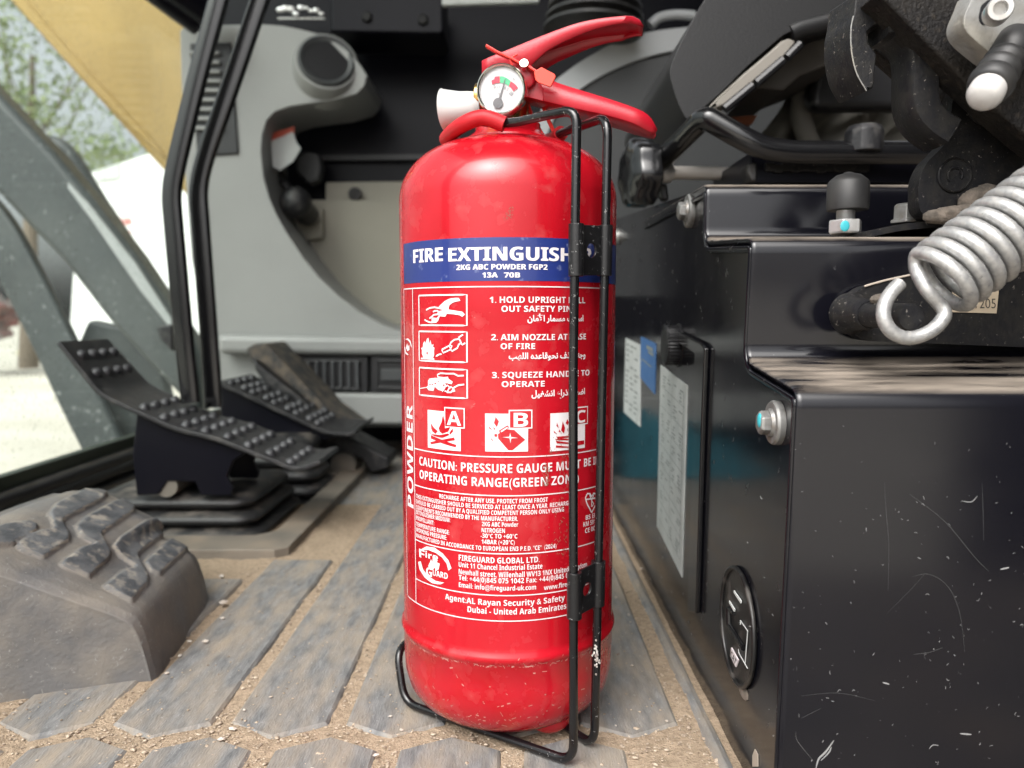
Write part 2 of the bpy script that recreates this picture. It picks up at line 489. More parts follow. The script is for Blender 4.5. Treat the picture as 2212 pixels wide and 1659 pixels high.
w.prism([(.42, -.37, -.30), (1.2, -.37, -.30), (1.2, -.37, 1.6), (.42, -.37, 1.6)], (0, .05, 0))  # unseen dark panel, added to darken the reflection in the seat box front
w.build('door_pillars_reflection_panel', m_wall, kind='structure')
# crawler track of the machine, below and in front of the doorway
w = MB(); w.box((.2, -.38, -.60), (4.2, .34, .60)); w.build('track', m_scrap, bevel=.05, label='dark crawler track running below the open doorway', cat='track')

# ---------------------------------------------------------------- floor mat: ribs with pointed ends, then hexagonal pads
mat = MB()
H0, HT = -.008, .0
base = [(-.43, .10), (.109, .10), (.109, 1.16), (-.43, 1.16)]
mat.prism([(x, y, H0) for x, y in base], (0, 0, .003))
def pad(poly, top=HT, ins=.0032):
    n = len(poly); cx = sum(p[0] for p in poly) / n; cy = sum(p[1] for p in poly) / n
    lo = [(x, y, H0 + .003) for x, y in poly]
    def inset(d):
        r = []
        for i in range(n):
            p0, p1, p2 = (Vector(poly[(i + k) % n]) for k in (-1, 0, 1))
            e1 = (p1 - p0).normalized(); e2 = (p2 - p1).normalized()
            n1 = Vector((-e1.y, e1.x)); n2 = Vector((-e2.y, e2.x))
            b = (n1 + n2).normalized(); r.append(p1 + b * (d / max(.35, b.dot(n1))))
        return r
    a = [(p.x, p.y, top - .0012) for p in inset(ins * .55)]
    b = [(p.x, p.y, top) for p in inset(ins)]
    vs = lo + a + b
    fs = []
    for L in (0, 1):
        for i in range(n):
            j = (i + 1) % n
            fs.append((L * n + i, L * n + j, (L + 1) * n + j, (L + 1) * n + i))
    fs.append(tuple(range(2 * n, 3 * n)))
    mat.add(vs, fs)
HW = .0270
for k in range(-4, 2):
    xc = .06 * k
    if k == 1: HWr = .0245
    ye = 1.15
    poly = [(xc, .3637), (xc + HW, .378), (xc + HW, ye), (xc - HW, ye), (xc - HW, .378)]
    if k <= -4: poly = [(xc, .3637), (xc + HW, .378), (xc + HW, .60), (xc - HW, .60), (xc - HW, .378)]
    if k == -3: poly = [(xc, .3637), (xc + HW, .378), (xc + HW, .648), (xc - HW, .648), (xc - HW, .378)]
    pad(poly)
for row, (yc, off) in enumerate(((.343, .03), (.298, 0.), (.253, .03), (.208, 0.))):
    for k in range(-5, 2):
        xc = .06 * k + off
        if xc > .085: continue
        hw = .0262
        pad([(xc, yc - .0275), (xc + hw, yc - .0130), (xc + hw, yc + .0130), (xc, yc + .0258), (xc - hw, yc + .0130), (xc - hw, yc - .0130)])
# raised rim beside the seat box
mat.tube([(.1005, .16, -.004), (.0995, .4, -.004), (.0995, 1.14, -.004)], .0045, 10)
mat.build('floor_mat', m_matrub, smooth=25, label='worn grey ribbed rubber floor mat with hexagon pads and sandy grooves', cat='floor mat')

# sand filling the grooves, and loose grains
rnd = random.Random(7)
sd = MB()
def sz(x, y):
    h = mnoise.noise(Vector((x * 40, y * 26, 0))) * .0016 + mnoise.noise(Vector((x * 150, y * 150, 3))) * .0006 + mnoise.noise(Vector((x * 420, y * 420, 5))) * .00025
    near = max(0., min(1., (.50 - y) / .14)); return -.0024 + h + .0011 * near
sd.grid(lambda u, v: Vector((-.43 + .538 * u, .29 + .56 * v, sz(-.43 + .538 * u, .29 + .56 * v))), 300, 320)
sd.build('sand', m_sand, kind='stuff', smooth=180)
gv = MB()
def groove_near(x, y):
    if y < .38: return True
    t = ((x + .03) / .06) % 1.0
    return min(t, 1 - t) * .06 < .0075
ico = [(0, 0, 1), (.894, 0, .447), (.276, .851, .447), (-.724, .526, .447), (-.724, -.526, .447), (.276, -.851, .447), (.3, .2, -.4), (-.3, -.2, -.4)]
icf = [(0, 1, 2), (0, 2, 3), (0, 3, 4), (0, 4, 5), (0, 5, 1), (1, 6, 2), (2, 6, 3), (3, 7, 4), (4, 7, 5), (5, 7, 1), (1, 7, 6), (3, 6, 7)]
def grain(x, y, r, z):
    sc = (rnd.uniform(.7, 1.4), rnd.uniform(.7, 1.4), rnd.uniform(.5, .9)); a = rnd.uniform(0, 6.28)
    gv.add([(x + r * (sc[0] * p[0] * cos(a) - sc[1] * p[1] * sin(a)), y + r * (sc[0] * p[0] * sin(a) + sc[1] * p[1] * cos(a)), z + r * sc[2] * p[2]) for p in ico], icf)
for i in range(15000):
    x = rnd.uniform(-.30, .10); y = .29 + .36 * rnd.random() ** 1.6
    dens = mnoise.noise(Vector((x * 22, y * 22, 9)))
    if groove_near(x, y) and dens > -.25:
        r = rnd.choice((.0004, .0005, .0006, .0008, .0010)) if rnd.random() < .96 else .0015
        grain(x, y, r, sz(x, y) + r * .3)
    elif rnd.random() < .10 * (1 + 2.5 * dens):
        grain(x, y, rnd.choice((.0003, .0004, .0006, .0008)), max(.0003, sz(x, y) + .0003))
gv.build('grains', m_grain, kind='stuff', smooth=20, fix=False)
gv = MB()
for (px, py, r) in ((1225 * .5478 - 0, 1540, .0016),):
    pass
for (zx, zy, r) in ((1228, 1377, .0024), (1168, 1432, .0017), (1170, 570, .003), (1180, 710, .003), (1085, 915, .0024), (1650, 1590, .0014), (1985, 1515, .0016), (1000, 915, .002), (1175, 790, .002), (1430, 1205, .0011), (2120, 1380, .0012), (880, 1080, .0014), (950, 990, .002), (1290, 1275, .001)):
    p = at_z(zx * .7459 / 1.0 if False else zx / 1.3406 / 1.8228, (1850 + zy / 1.3406) / 1.8228, 0)
    grain(p.x, p.y, r, .0006)
for (px, py, r) in ((1365, 1440, .0011), (1358, 1330, .0012), (1385, 1230, .0013), (1440, 1560, .001), (1350, 1600, .0011), (1330, 1570, .0008), (880, 1412, .0012), (843, 1550, .0012)):
    p = at_z(px, py, 0); grain(p.x, p.y, r, .0005)
gv.build('pebbles', m_pebble, kind='stuff', smooth=20, fix=False)

# ================================================================== FOOTREST
def footrest():
    t = thing('footrest', 'worn grey rubber footrest block with zigzag treads at the mat edge', 'footrest', (-.24, .48, 0))
    x0, x1, zr = -.205, -.29, .030
    rows = []
    # cross-sections along y: each a closed outline in x,z
    prof = [(-.196, -.004), (-.199, .012), (-.2018, .026), (-.2060, .0350), (-.2150, .0415), (-.232, .0505), (-.250, .0600), (-.267, .0690), (-.283, .0772), (-.296, .0808), (-.311, .0790), (-.323, .070), (-.335, -.004)]
    ys = [.0, .0, .006, .016, .05, .10, .135, .150, .158, .158]
    ins = [.0065, .004, .0012, .0, .0, .0, .001, .005, .012, .02]
    vs = []
    n = len(prof)
    for y, i in zip(ys, ins):
        for k, (x, z) in enumerate(prof):
            yy = .4035 + y
            yy += (x + .268) * .34 * max(0., 1 - y / .1)           # the face towards the door runs at a slant
            cx = -.268
            f = i / .06
            zz = z - (i * .9 if z > .02 else 0)
            xx = x + (cx - x) * f * .5
            vs.append((xx - .0095 - (.0154 * y / .15 if k < 6 else 0), yy, zz * 1.06))
    fs = []
    for a in range(len(ys) - 1):
        for k in range(n - 1):
            fs.append((a * n + k, a * n + k + 1, (a + 1) * n + k + 1, (a + 1) * n + k))
    fs += [tuple(range(n)), tuple((len(ys) - 1) * n + k for k in range(n))]
    # a fine surface through these cross-sections, raised where the treads are
    NS, NT = 210, 150
    pl = [0.]
    for p, q in zip(prof, prof[1:]): pl.append(pl[-1] + sqrt((p[0] - q[0]) ** 2 + (p[1] - q[1]) ** 2))
    base_rows = [[Vector(vs[a_ * n + k]) for k in range(n)] for a_ in range(len(ys))]
    def cr(p0, p1, p2, p3, f): return .5 * ((2 * p1) + (p2 - p0) * f + (2 * p0 - 5 * p1 + 4 * p2 - p3) * f * f + (3 * p1 - p0 - 3 * p2 + p3) * f ** 3)
    sam = []
    for i in range(NS + 1):
        d = pl[-1] * i / NS; k = 0
        while k < n - 2 and pl[k + 1] < d: k += 1
        sam.append((k, (d - pl[k]) / (pl[k + 1] - pl[k])))
    fine = [[cr(r[max(0, k - 1)], r[k], r[k + 1], r[min(n - 1, k + 2)], f) for k, f in sam] for r in base_rows]
    # smooth run from row to row: few rows at the rounded ends, many along the straight part
    tpos = []
    for a_ in range(len(ys) - 1):
        cnt = max(3, int(NT * (ys[a_ + 1] - ys[a_]) / ys[-1])); tpos += [(a_, j / cnt) for j in range(cnt)]
    tpos.append((len(ys) - 2, 1.))
    P_ = [[fine[a_][i].lerp(fine[a_ + 1][i], f) for i in range(NS + 1)] for a_, f in tpos]
    treads = [
        [(265, 235), (300, 190), (470, 100), (530, 95), (560, 118), (540, 150), (330, 262), (318, 285), (355, 345), (352, 375), (225, 462), (120, 425), (95, 405), (100, 390), (200, 335), (280, 325), (292, 305)],
        [(408, 305), (440, 270), (600, 180), (650, 165), (700, 195), (695, 220), (535, 330), (525, 352), (572, 440), (565, 468), (465, 562), (390, 530), (330, 505), (345, 485), (440, 420), (505, 405), (508, 390), (425, 350)],
        [(604, 410), (640, 365), (770, 280), (815, 268), (868, 310), (865, 335), (725, 440), (715, 462), (772, 570), (768, 600), (690, 690), (620, 655), (560, 620), (575, 605), (650, 545), (715, 525), (718, 510), (640, 460)],
        [(772, 495), (800, 465), (920, 360), (950, 350), (1000, 385), (995, 405), (870, 520), (838, 550), (800, 535)],
        [(-60, 330), (60, 290), (150, 285), (185, 300), (180, 325), (60, 395), (-60, 400)],
    ]
    def sdist(x, y, poly):
        inside = False; best = 1e9; j = len(poly) - 1
        for i in range(len(poly)):
            x0, y0 = poly[i]; x1, y1 = poly[j]
            if (y0 > y) != (y1 > y) and x < (x1 - x0) * (y - y0) / (y1 - y0) + x0: inside = not inside
            dx, dy = x1 - x0, y1 - y0; l2 = dx * dx + dy * dy or 1e-9
            f = max(0., min(1., ((x - x0) * dx + (y - y0) * dy) / l2)); best = min(best, (x - x0 - f * dx) ** 2 + (y - y0 - f * dy) ** 2); j = i
        return sqrt(best) * (1 if inside else -1)
    box = [(min(q[0] for q in tr) - 30, max(q[0] for q in tr) + 30, min(q[1] for q in tr) - 30, max(q[1] for q in tr) + 30) for tr in treads]
    T_ = len(tpos); hgt = [[0.] * (NS + 1) for _ in range(T_)]; up = Vector((.53, 0, .85))
    for a_ in range(T_):
        for i in range(NS + 1):
            p = P_[a_][i]
            if p.z < .026: continue
            v = p - CAM; dep = v.y * CP - v.z * SP
            px = CX + FPX * v.x / dep; py = CY - FPX * (v.y * SP + v.z * CP) / dep
            zx, zy = px * 2.4436, (py * 1.8228 - 1850) * 1.3406
            for tr, bx in zip(treads, box):
                if bx[0] < zx < bx[1] and bx[2] < zy < bx[3]:
                    d = sdist(zx, zy, tr); f = max(0., min(1., (d + 15) / 13.)); hgt[a_][i] = max(hgt[a_][i], f * f * (3 - 2 * f))
    b = MB()
    b.add([P_[a_][i] + up * .0023 * hgt[a_][i] for a_ in range(T_) for i in range(NS + 1)],
          [(a_ * (NS + 1) + i, a_ * (NS + 1) + i + 1, (a_ + 1) * (NS + 1) + i + 1, (a_ + 1) * (NS + 1) + i) for a_ in range(T_ - 1) for i in range(NS)])
    b.add(P_[0], [tuple(range(NS + 1))]); b.add(P_[-1], [tuple(range(NS + 1))])
    o = b.build('block', m_foot, t, smooth=70, fix=False)
    o.data.materials.append(m_tread); o.data.materials.append(M('tread_dust', (.27, .24, .20), .9, col2=(.15, .145, .14), nscale=60))
    for p in o.data.polygons[:(T_ - 1) * NS]:
        a_, i = divmod(p.index, NS)
        h_ = hgt[a_][i]
        p.material_index = 1 if h_ > .85 else (2 if h_ > .04 else 0)
footrest()

# ================================================================== PEDAL AREA
def floor_frame():
    t = thing('pedal_plate', 'dusty metal floor plate framing the pedal opening', 'floor plate', (-.3, .8, 0))
    m = MB()
    z = .006
    o = [(-.43, .640), (-.188, .640), (-.188, 1.02), (-.43, 1.02)]
    i = [(-.405, .684), (-.213, .684), (-.213, .975), (-.405, .975)]
    i = [(-.405, .700), (-.240, .700), (-.224, .716), (-.224, .985), (-.405, .985)]
    o = [(-.43, .655), (-.207, .655), (-.197, .665), (-.197, 1.03), (-.43, 1.03)]
    n = len(o)
    vs = [(x, y, z) for x, y in o] + [(x, y, z) for x, y in i] + [(x, y, -.005) for x, y in o] + [(x, y, -.006) for x, y in i]
    fs = []
    for k in range(n):
        l = (k + 1) % n
        fs += [(k, l, n + l, n + k), (k, 2 * n + k, 2 * n + l, l), (n + k, n + l, 3 * n + l, 3 * n + k)]
    m.add(vs, fs); m.build('frame', m_plate, t, bevel=.0012)
    m = MB(); m.prism([(-.40, .69, -.0065), (-.214, .69, -.0065), (-.214, .97, -.0065), (-.40, .97, -.0065)], (0, 0, .002)); m.build('dark_opening', m_vent, t)
floor_frame()

def rrect(cx, cy, hx, hy, z, r=.02, n=5):
    out = []
    for (sx, sy, a0) in ((1, 1, 0), (-1, 1, 90), (-1, -1, 180), (1, -1, 270)):
        for k in range(n + 1):
            a = radians(a0 + 90 * k / n)
            out.append((cx + sx * (hx - r) + r * cos(a), cy + sy * (hy - r) + r * sin(a), z))
    return out
def bellows(name, label, cat, cx, cy, hx, hy, z0, z1, nfold, mat_, shrink=.35, parent=None, amp=.010):
    m = MB(); rings = []
    N = nfold * 6
    for i in range(N + 1):
        f = i / N
        s = 1 - shrink * f
        ph = (f * nfold) % 1.0
        w_ = amp * (abs(sin(pi * f * nfold)) ** .5)
        z = z0 + (z1 - z0) * f
        rings.append(rrect(cx, cy, hx * s - amp + w_, hy * s - amp + w_, z, r=.022 * s))
    k = len(rings[0]); vs = [p for r in rings for p in r]
    fs = [(a * k + i, a * k + (i + 1) % k, (a + 1) * k + (i + 1) % k, (a + 1) * k + i) for a in range(N) for i in range(k)]
    fs += [tuple(range(k)), tuple(N * k + i for i in range(k))]
    m.add(vs, fs)
    return m.build(name, mat_, parent, smooth=50, label=None if parent else label, cat=None if parent else cat)

def studs(parent, rows, rad, mt, nrm=Vector((0, 0, 1))):
    m = MB()
    for (p, q, cnt) in rows:
        p, q = Vector(p), Vector(q)
        for k in range(cnt):
            c = p + (q - p) * (k / max(1, cnt - 1))
            m.lathe([(rad * 1.15, -.001), (rad, rad * .35), (rad * .62, rad * .8), (rad * .2, rad * .98)], c, nrm, 12)
    return m.build('grip_studs', mt, parent, smooth=60)

def near_pedal():
    t = thing('travel_pedal', 'black studded travel pedal nearer the doorway, with bent-up toe plate', 'pedal', (-.32, .75, .0))
    near = [(q.x, q.z) for q in (at_y(a, b, .70) for a, b in ((121, 740), (212, 850), (240, 866), (378, 928), (435, 941), (470, 950), (630, 1013), (655, 1012), (690, 1000)))]
    y0, y1 = .70, .795
    path = fillet([(x, 0, z) for x, z in near], .012, 4)
    m = MB()
    # plate: outline along the profile, rounded ends at both corners
    n = len(path); vs = []
    for i, p in enumerate(path):
        d = (path[min(i + 1, n - 1)] - path[max(i - 1, 0)]).normalized(); nn = Vector((-d.z, 0, d.x))
        e = 0.0
        if i == 0: e = .008
        if i == n - 1: e = .016
        ya, yb = y0 + e * .3, y1 - e
        dd = nn * .0022
        vs += [(p.x + dd.x, ya, p.z + dd.z), (p.x + dd.x, yb, p.z + dd.z), (p.x - dd.x, yb, p.z - dd.z), (p.x - dd.x, ya, p.z - dd.z)]
    fs = []
    for i in range(n - 1):
        for k in range(4):
            l = (k + 1) % 4
            fs.append((i * 4 + k, i * 4 + l, i * 4 + 4 + l, i * 4 + 4 + k))
    fs += [(0, 1, 2, 3), tuple((n - 1) * 4 + k for k in range(4))]
    m.add(vs, fs); m.build('tread_plate', m_pedal, t, bevel=.0012, smooth=40)
    # studs
    def on(f, w):     # f = x position along, w 0..1 across
        for i in range(n - 1):
            a, b = path[i], path[i + 1]
            if a.x <= f <= b.x:
                k = (f - a.x) / (b.x - a.x); z = a.z + (b.z - a.z) * k
                d = (b - a).normalized(); nn = Vector((-d.z, 0, d.x))
                return Vector((f, y0 + w * (y1 - y0), z)) + nn * .0022, nn
    m = MB(); mm = MB()
    for f in (path[0].x + .0105, path[0].x + .0235):
        for w_ in (.2, .4, .6, .8):
            p, nn = on(f, w_); m.lathe([(.0055, -.001), (.0045, .002), (.0026, .0042), (.0006, .005)], p, nn, 12)
    for i, f in enumerate([path[0].x + .070 + .0195 * k for k in range(8)]):
        for w_ in ((.15, .38, .61, .84) if i % 2 == 0 else (.12, .35, .58, .81)):
            p, nn = on(f, w_); m.lathe([(.0055, -.001), (.0045, .002), (.0026, .0042), (.0006, .005)], p, nn, 12)
    m.build('grip_studs', m_stud, t, smooth=60)
    # folded side bracket below
    m = MB()
    q = [at_y(*ZF(a, b), .708) for a, b in ((590, 560), (900, 690), (1060, 730), (1160, 750), (1330, 850), (1250, 900), (1210, 1010), (1250, 1090), (1240, 1135), (1030, 1135), (990, 1045), (800, 1040), (740, 1130), (590, 1140), (560, 860))]
    m.prism(q, (0, .006, 0)); m.build('bracket', m_wall, t, bevel=.0015)
    m = MB(); m.prism([p + Vector((0, .075, 0)) for p in q], (0, .005, 0)); m.build('bracket', m_wall, t, bevel=.0015)
    m = MB(); m.cyl(at_y(*ZF(790, 1070), .71), at_y(*ZF(790, 1070), .71) + Vector((0, .075, 0)), .011, 16)
    m.build('pivot', m_plate, t)
near_pedal()
bellows('pedal_boot', 'grey folded rubber boot under the nearer travel pedal', 'boot', -.326, .785, .092, .085, -.006, .040, 3, m_boot, .18, amp=.016)
bellows('pedal_boot', 'smaller folded rubber boot behind the nearer pedal boot', 'boot', -.282, .925, .060, .050, -.004, .066, 4, m_boot, .25, amp=.011)

def lever(label, pts, y, grp):
    m = MB()
    P_ = fillet([at_y(a, b, y) for a, b in pts], .05, 6)
    m.tube(P_, .008, 16, flat=(.0045, .0088), up=(0, 1, 0))
    return m.build('travel_lever', m_lever, None, smooth=50, label=label, cat='lever', group=grp)
lever('black bent travel lever closer to the windscreen, in front of the slotted air vent', [(412, 870), (396, 720), (369, 415), (383, 345), (423, 180), (478, -20), (500, -90)], .77, 'travel levers')
lever('black bent travel lever beside the grey trim, farther from the windscreen', [(462, 880), (450, 700), (427, 405), (444, 335), (500, 180), (568, -20), (592, -90)], .80, 'travel levers')

def far_pedal():
    t = thing('travel_pedal', 'black studded travel pedal farther in, with its toe end behind the levers', 'pedal', (-.33, .95, 0))
    m = MB()
    a = [at_y(*ZF(x, y), .93) for x, y in ((1140, 350), (1350, 440), (1600, 560), (1900, 700), (2060, 705), (2100, 680))]
    path = fillet(a, .02, 4); n = len(path)
    vs = []
    for p in path:
        vs += [p, p + Vector((0, .12, 0)), p + Vector((0, .12, -.005)), p + Vector((0, 0, -.005))]
    fs = []
    for i in range(n - 1):
        for k in range(4):
            l = (k + 1) % 4; fs.append((i * 4 + k, i * 4 + l, i * 4 + 4 + l, i * 4 + 4 + k))
    fs += [(0, 1, 2, 3), tuple((n - 1) * 4 + k for k in range(4))]
    m.add(vs, fs); m.build('tread_plate', m_pedal, t, bevel=.0012, smooth=40)
    m = MB()
    for k in range(9):
        f = .08 + .80 * k / 8
        i = min(int(f * (len(a) - 1 - 2)), len(a) - 3)
        x = a[0].x + (a[3].x - a[0].x) * f
        for j in range(3):
            if a[j].x <= x <= a[j + 1].x:
                z = a[j].z + (a[j + 1].z - a[j].z) * (x - a[j].x) / (a[j + 1].x - a[j].x)
        for w_ in (.02, .045, .07, .095):
            m.lathe([(.006, -.001), (.005, .002), (.003, .0045), (.0006, .0055)], (x + .004 * (k % 2), .93 + w_, z), (.4, 0, .9), 12)
    m.build('grip_studs', m_stud, t, smooth=60)
    m = MB()
    q = [at_y(*ZF(x, y), .94) for x, y in ((1140, 370), (1350, 455), (1900, 715), (1940, 740), (1900, 760), (1600, 720), (1560, 750), (1300, 700), (1180, 640))]
    m.prism(q, (0, .10, 0)); m.build('bracket', m_wall, t, bevel=.002)
far_pedal()
def dusty_pedal():
    t = thing('dusty_pedal', 'narrow pedal caked with brown dust in front of the grey vents', 'pedal', (-.2, 1.03, 0))
    m = MB()
    q = [at_y(*ZF(x, y), 1.03) for x, y in ((1340, 130), (1400, 95), (1480, 90), (1700, 330), (1900, 540), (2090, 680), (2080, 730), (1960, 700), (1700, 470), (1420, 260), (1380, 215))]
    m.prism(q, (0, .10, 0)); m.build('tread_plate', M('dusty_rubber', (.16, .13, .10), .9, col2=(.05, .05, .05), nscale=70, nlo=.35, nhi=.6, bump=.002, bscale=160), t, bevel=.004)
    m = MB()
    q = [at_y(*ZF(x, y), 1.01) for x, y in ((1390, 200), (1700, 450), (1960, 690), (2330, 880), (2320, 950), (2200, 985), (2140, 890), (2050, 870), (1960, 930), (1900, 1000), (1830, 900), (1780, 850), (1800, 740), (1560, 500), (1400, 270))]
    m.prism(q, (0, .07, 0)); m.build('bracket', m_pedal, t, bevel=.004)
    m = MB(); c = at_y(*ZF(2010, 930), 1.0); m.cyl(c, c + Vector((0, .06, 0)), .017, 20); m.build('pivot', m_plate, t, bevel=.002)
dusty_pedal()
# ================================================================== FIRE EXTINGUISHER
def extinguisher():
    AX, AY, R = -.0021, .40, .05505
    t = thing('fire_extinguisher', 'red powder fire extinguisher with blue banded label standing on the rubber mat', 'fire extinguisher', (AX, AY, 0))
    b = MB()
    prof = [(.0, .0065), (.030, .0055), (.036, .0056), (.0435, .0076), (.0485, .0115), (.0525, .0175), (.0545, .025), (.0551, .033), (.0552, .0462), (.0560, .0472), (.0565, .0488), (.0562, .0504), (.0554, .0514), (R, .0540)]
    prof += [(R, .0585 + (.2655 - .0585) * k / 20) for k in range(1, 21)]
    LOWPROF = list(prof[:14])
    for k in range(1, 26):
        a = radians(74) * k / 25
        prof.append((.013 + (R - .013) * cos(a) ** .92, .2655 + .0305 * sin(a)))
    prof.append((.0, .2948))
    b.lathe(prof, (AX, AY, 0), seg=128)
    tank = b.build('tank', m_red, t, smooth=60)
    # neck
    n = MB(); n.lathe([(.0235, .2915), (.0225, .2965), (.0195, .2985), (.0172, .3002), (.0165, .3015), (.0165, .3045), (.012, .3052)], (AX, AY, 0), seg=64); n.build('neck', m_red, t, smooth=40)
    # feet
    a0 = math.atan2(-.028, .0208)
    for k in range(3):
        a = a0 + k * 2 * pi / 3
        f = MB(); f.ball((AX + .0345 * cos(a), AY + .0345 * sin(a), .0105), .0125, 20, (1, 1, .85)); f.build('foot', m_red, t, smooth=80)

    # ------------------------------------------------ printing on the tank
    def hit(px, py):
        """angle and height where a photo pixel meets the tank's side"""
        r = ray(px, py); o = Vector((CAM.x - AX, CAM.y - AY)); d = Vector((r.x, r.y))
        A = d.dot(d); B = 2 * o.dot(d); C_ = o.dot(o) - R * R
        D = max(B * B - 4 * A * C_, 0.)
        s = (-B - sqrt(D)) / (2 * A); p = o + d * s
        return math.atan2(p.x, -p.y), CAM.z + r.z * s
    def on(th, z, off): return Vector((AX + (R + off) * sin(th), AY - (R + off) * cos(th), z))
    O1, O2, O3 = .00012, .00026, .00040
    def patch(m, th0, th1, z0, z1, off, nu=None):
        nu = nu or max(1, int(abs(th1 - th0) / .03) + 1)
        m.grid(lambda u, v: on(th0 + (th1 - th0) * u, z0 + (z1 - z0) * v, off), nu, 1)
    def stroke(m, pts, w, off, closed=False):
        """a line drawn on the tank; pts = (theta*R, z) pairs in metres, w = width in metres"""
        q = []
        pts = list(pts) + ([pts[0]] if closed else [])
        for a, c in zip(pts, pts[1:]):
            k = max(1, int(abs(c[0] - a[0]) / .002))
            q += [(a[0] + (c[0] - a[0]) * i / k, a[1] + (c[1] - a[1]) * i / k) for i in range(k)]
        q.append(pts[-1]); n = len(q); vs = []
        for i in range(n):
            if closed: a, c = q[(i - 1) % (n - 1)], q[(i + 1) % (n - 1)] if i + 1 >= n else q[i + 1]
            else: a, c = q[max(0, i - 1)], q[min(n - 1, i + 1)]
            dx, dz = c[0] - a[0], c[1] - a[1]; l = sqrt(dx * dx + dz * dz) or 1
            nx, nz = -dz / l * w / 2, dx / l * w / 2
            vs += [on((q[i][0] + nx) / R, q[i][1] + nz, off), on((q[i][0] - nx) / R, q[i][1] - nz, off)]
        m.add(vs, [(2 * i, 2 * i + 1, 2 * i + 3, 2 * i + 2) for i in range(n - 1)])
    def uz(Zf, x, y):
        th, z = hit(*Zf(x, y)); return (th * R, z)
    def shape(m, pts, Zf, off):
        q = [uz(Zf, x, y) for x, y in pts]
        st = [tuple(q[i] for i in f) for f in tris([(u, z, 0) for u, z in q])]; out = []
        while st:
            T = st.pop(); e = [abs(T[i][0] - T[(i + 1) % 3][0]) for i in range(3)]; k = e.index(max(e))
            if e[k] > .0022:
                a, b, c = T[k], T[(k + 1) % 3], T[(k + 2) % 3]; mm = ((a[0] + b[0]) / 2, (a[1] + b[1]) / 2)
                st += [(a, mm, c), (mm, b, c)]
            else: out.append(T)
        m.add([on(u / R, z, off) for T in out for u, z in T], [(3 * i, 3 * i + 1, 3 * i + 2) for i in range(len(out))])
    def put(m, s, Zf, xl, xr, base, cap, bold=.03, off=O2, xb=None, mb=True):
        """text between photo columns xl..xr; base = row of the baseline, read at column xb; cap = cap height in close-up pixels"""
        vs, fs, wd = glyphs(s, bold, mb)
        thl, _ = hit(*Zf(xl, base)); thr, _ = hit(*Zf(xr, base))
        xb = xb if xb is not None else .5 * (xl + xr)
        _, z0 = hit(*Zf(xb, base)); _, z1 = hit(*Zf(xb, base - cap))
        h = z1 - z0; k = (thr - thl) / wd
        rep = (0.,) if bold < .05 else (0., -.030, .030)
        for i_, dx in enumerate(rep): m.add([on(thl + (x + dx) * k, z0 + y * h, off + i_ * 1.2e-5) for x, y in vs], fs)
    TEXT = MB()
    W = .0005
    # blue band
    band = MB()
    thL = hit(*Z2(200, 400))[0]; thR = thL + 2.62
    _, zt = hit(*Z2(1000, 186)); _, zb = hit(*Z2(1000, 566))
    patch(band, thL, thR, zb, zt, O1, 90); band.build('blue_band', m_blue, tank, fix=False, smooth=80)
    put(TEXT, 'FIRE', Z2, 288, 540, 400, 118, .055, xb=420)
    put(TEXT, 'EXTINGUISH', Z2, 593, 1658, 388, 118, .055, xb=1000)
    put(TEXT, 'ER', Z2, 1668, 1835, 392, 118, .055, xb=1700)
    put(TEXT, '2KG ABC POWDER FGP2', Z2, 660, 1448, 466, 46, .055)
    put(TEXT, '13A', Z2, 885, 1017, 537, 44, .055); put(TEXT, '70B', Z2, 1073, 1210, 537, 44, .055)
    ins = [('1.', 948, 1005, 757, 52), ('HOLD UPRIGHT PULL', 1035, 1775, 757, 54), ('OUT SAFETY PIN', 1050, 1655, 835, 52),
           ('2.', 960, 1020, 1083, 52), ('AIM NOZZLE AT BASE', 1043, 1782, 1083, 52), ('OF FIRE', 1043, 1342, 1160, 50),
           ('3.', 968, 1028, 1413, 52), ('SQUEEZE HANDLE TO', 1057, 1812, 1411, 52), ('OPERATE', 1052, 1425, 1490, 50)]
    for s, a, c, y, h in ins: put(TEXT, s, Z2, a, c, y, h, .03, xb=1100)
    # Arabic lines, letters set in their joined forms and drawn left to right
    ar1 = '\uFEE5\uFE8E\uFEE3\uFEF7\uFE8D \uFEAD\uFE8E\uFEE4\uFEB4\uFEE3 \uFE90\uFEA4\uFEB3\uFE8D'
    ar2 = '\uFE90\uFEEC\uFEE0\uFEDF\uFE8D \uFEE9\uFEAA\uFECB\uFE8E\uFED7\uFEEE\uFEA4\uFEE7 \uFED1\uFEAB\uFE8E\uFED7 \uFEEA\uFE9F\uFEED'
    ar3 = '\uFEDE\uFEF4\uFED0\uFEB8\uFE97\uFE8D \uFEC9\uFE8D\uFEAD\uFEAB \uFEC2\uFED0\uFEBF\uFE8D'
    put(TEXT, ar1, Z2, 1275, 1760, 917, 52, .03, xb=1450, mb=False)
    put(TEXT, ar2, Z2, 1113, 1778, 1243, 52, .03, xb=1400, mb=False)
    put(TEXT, ar3, Z2, 1310, 1773, 1570, 52, .03, xb=1450, mb=False)
    # pressure-gauge caution
    put(TEXT, 'CAUTION: PRESSURE GAUGE MUST', Z3, 340, 1735, 690, 78, .025, xb=1000)
    put(TEXT, 'BE IN', Z3, 1765, 1893, 630, 70, .025, xb=1800)
    put(TEXT, 'OPERATING RANGE(GREEN ZONE)', Z3, 342, 1720, 812, 78, .025, xb=1000)
    small = [('RECHARGE AFTER ANY USE. PROTECT FROM FROST', 512, 1452, 953), ('THIS EXTINGUISHER SHOULD BE SERVICED AT LEAST ONCE A YEAR. RECHARGING', 312, 1690, 1005),
             ('SHOULD BE CARRIED OUT BY A QUALIFIED COMPETENT PERSON ONLY USING', 312, 1592, 1055)]
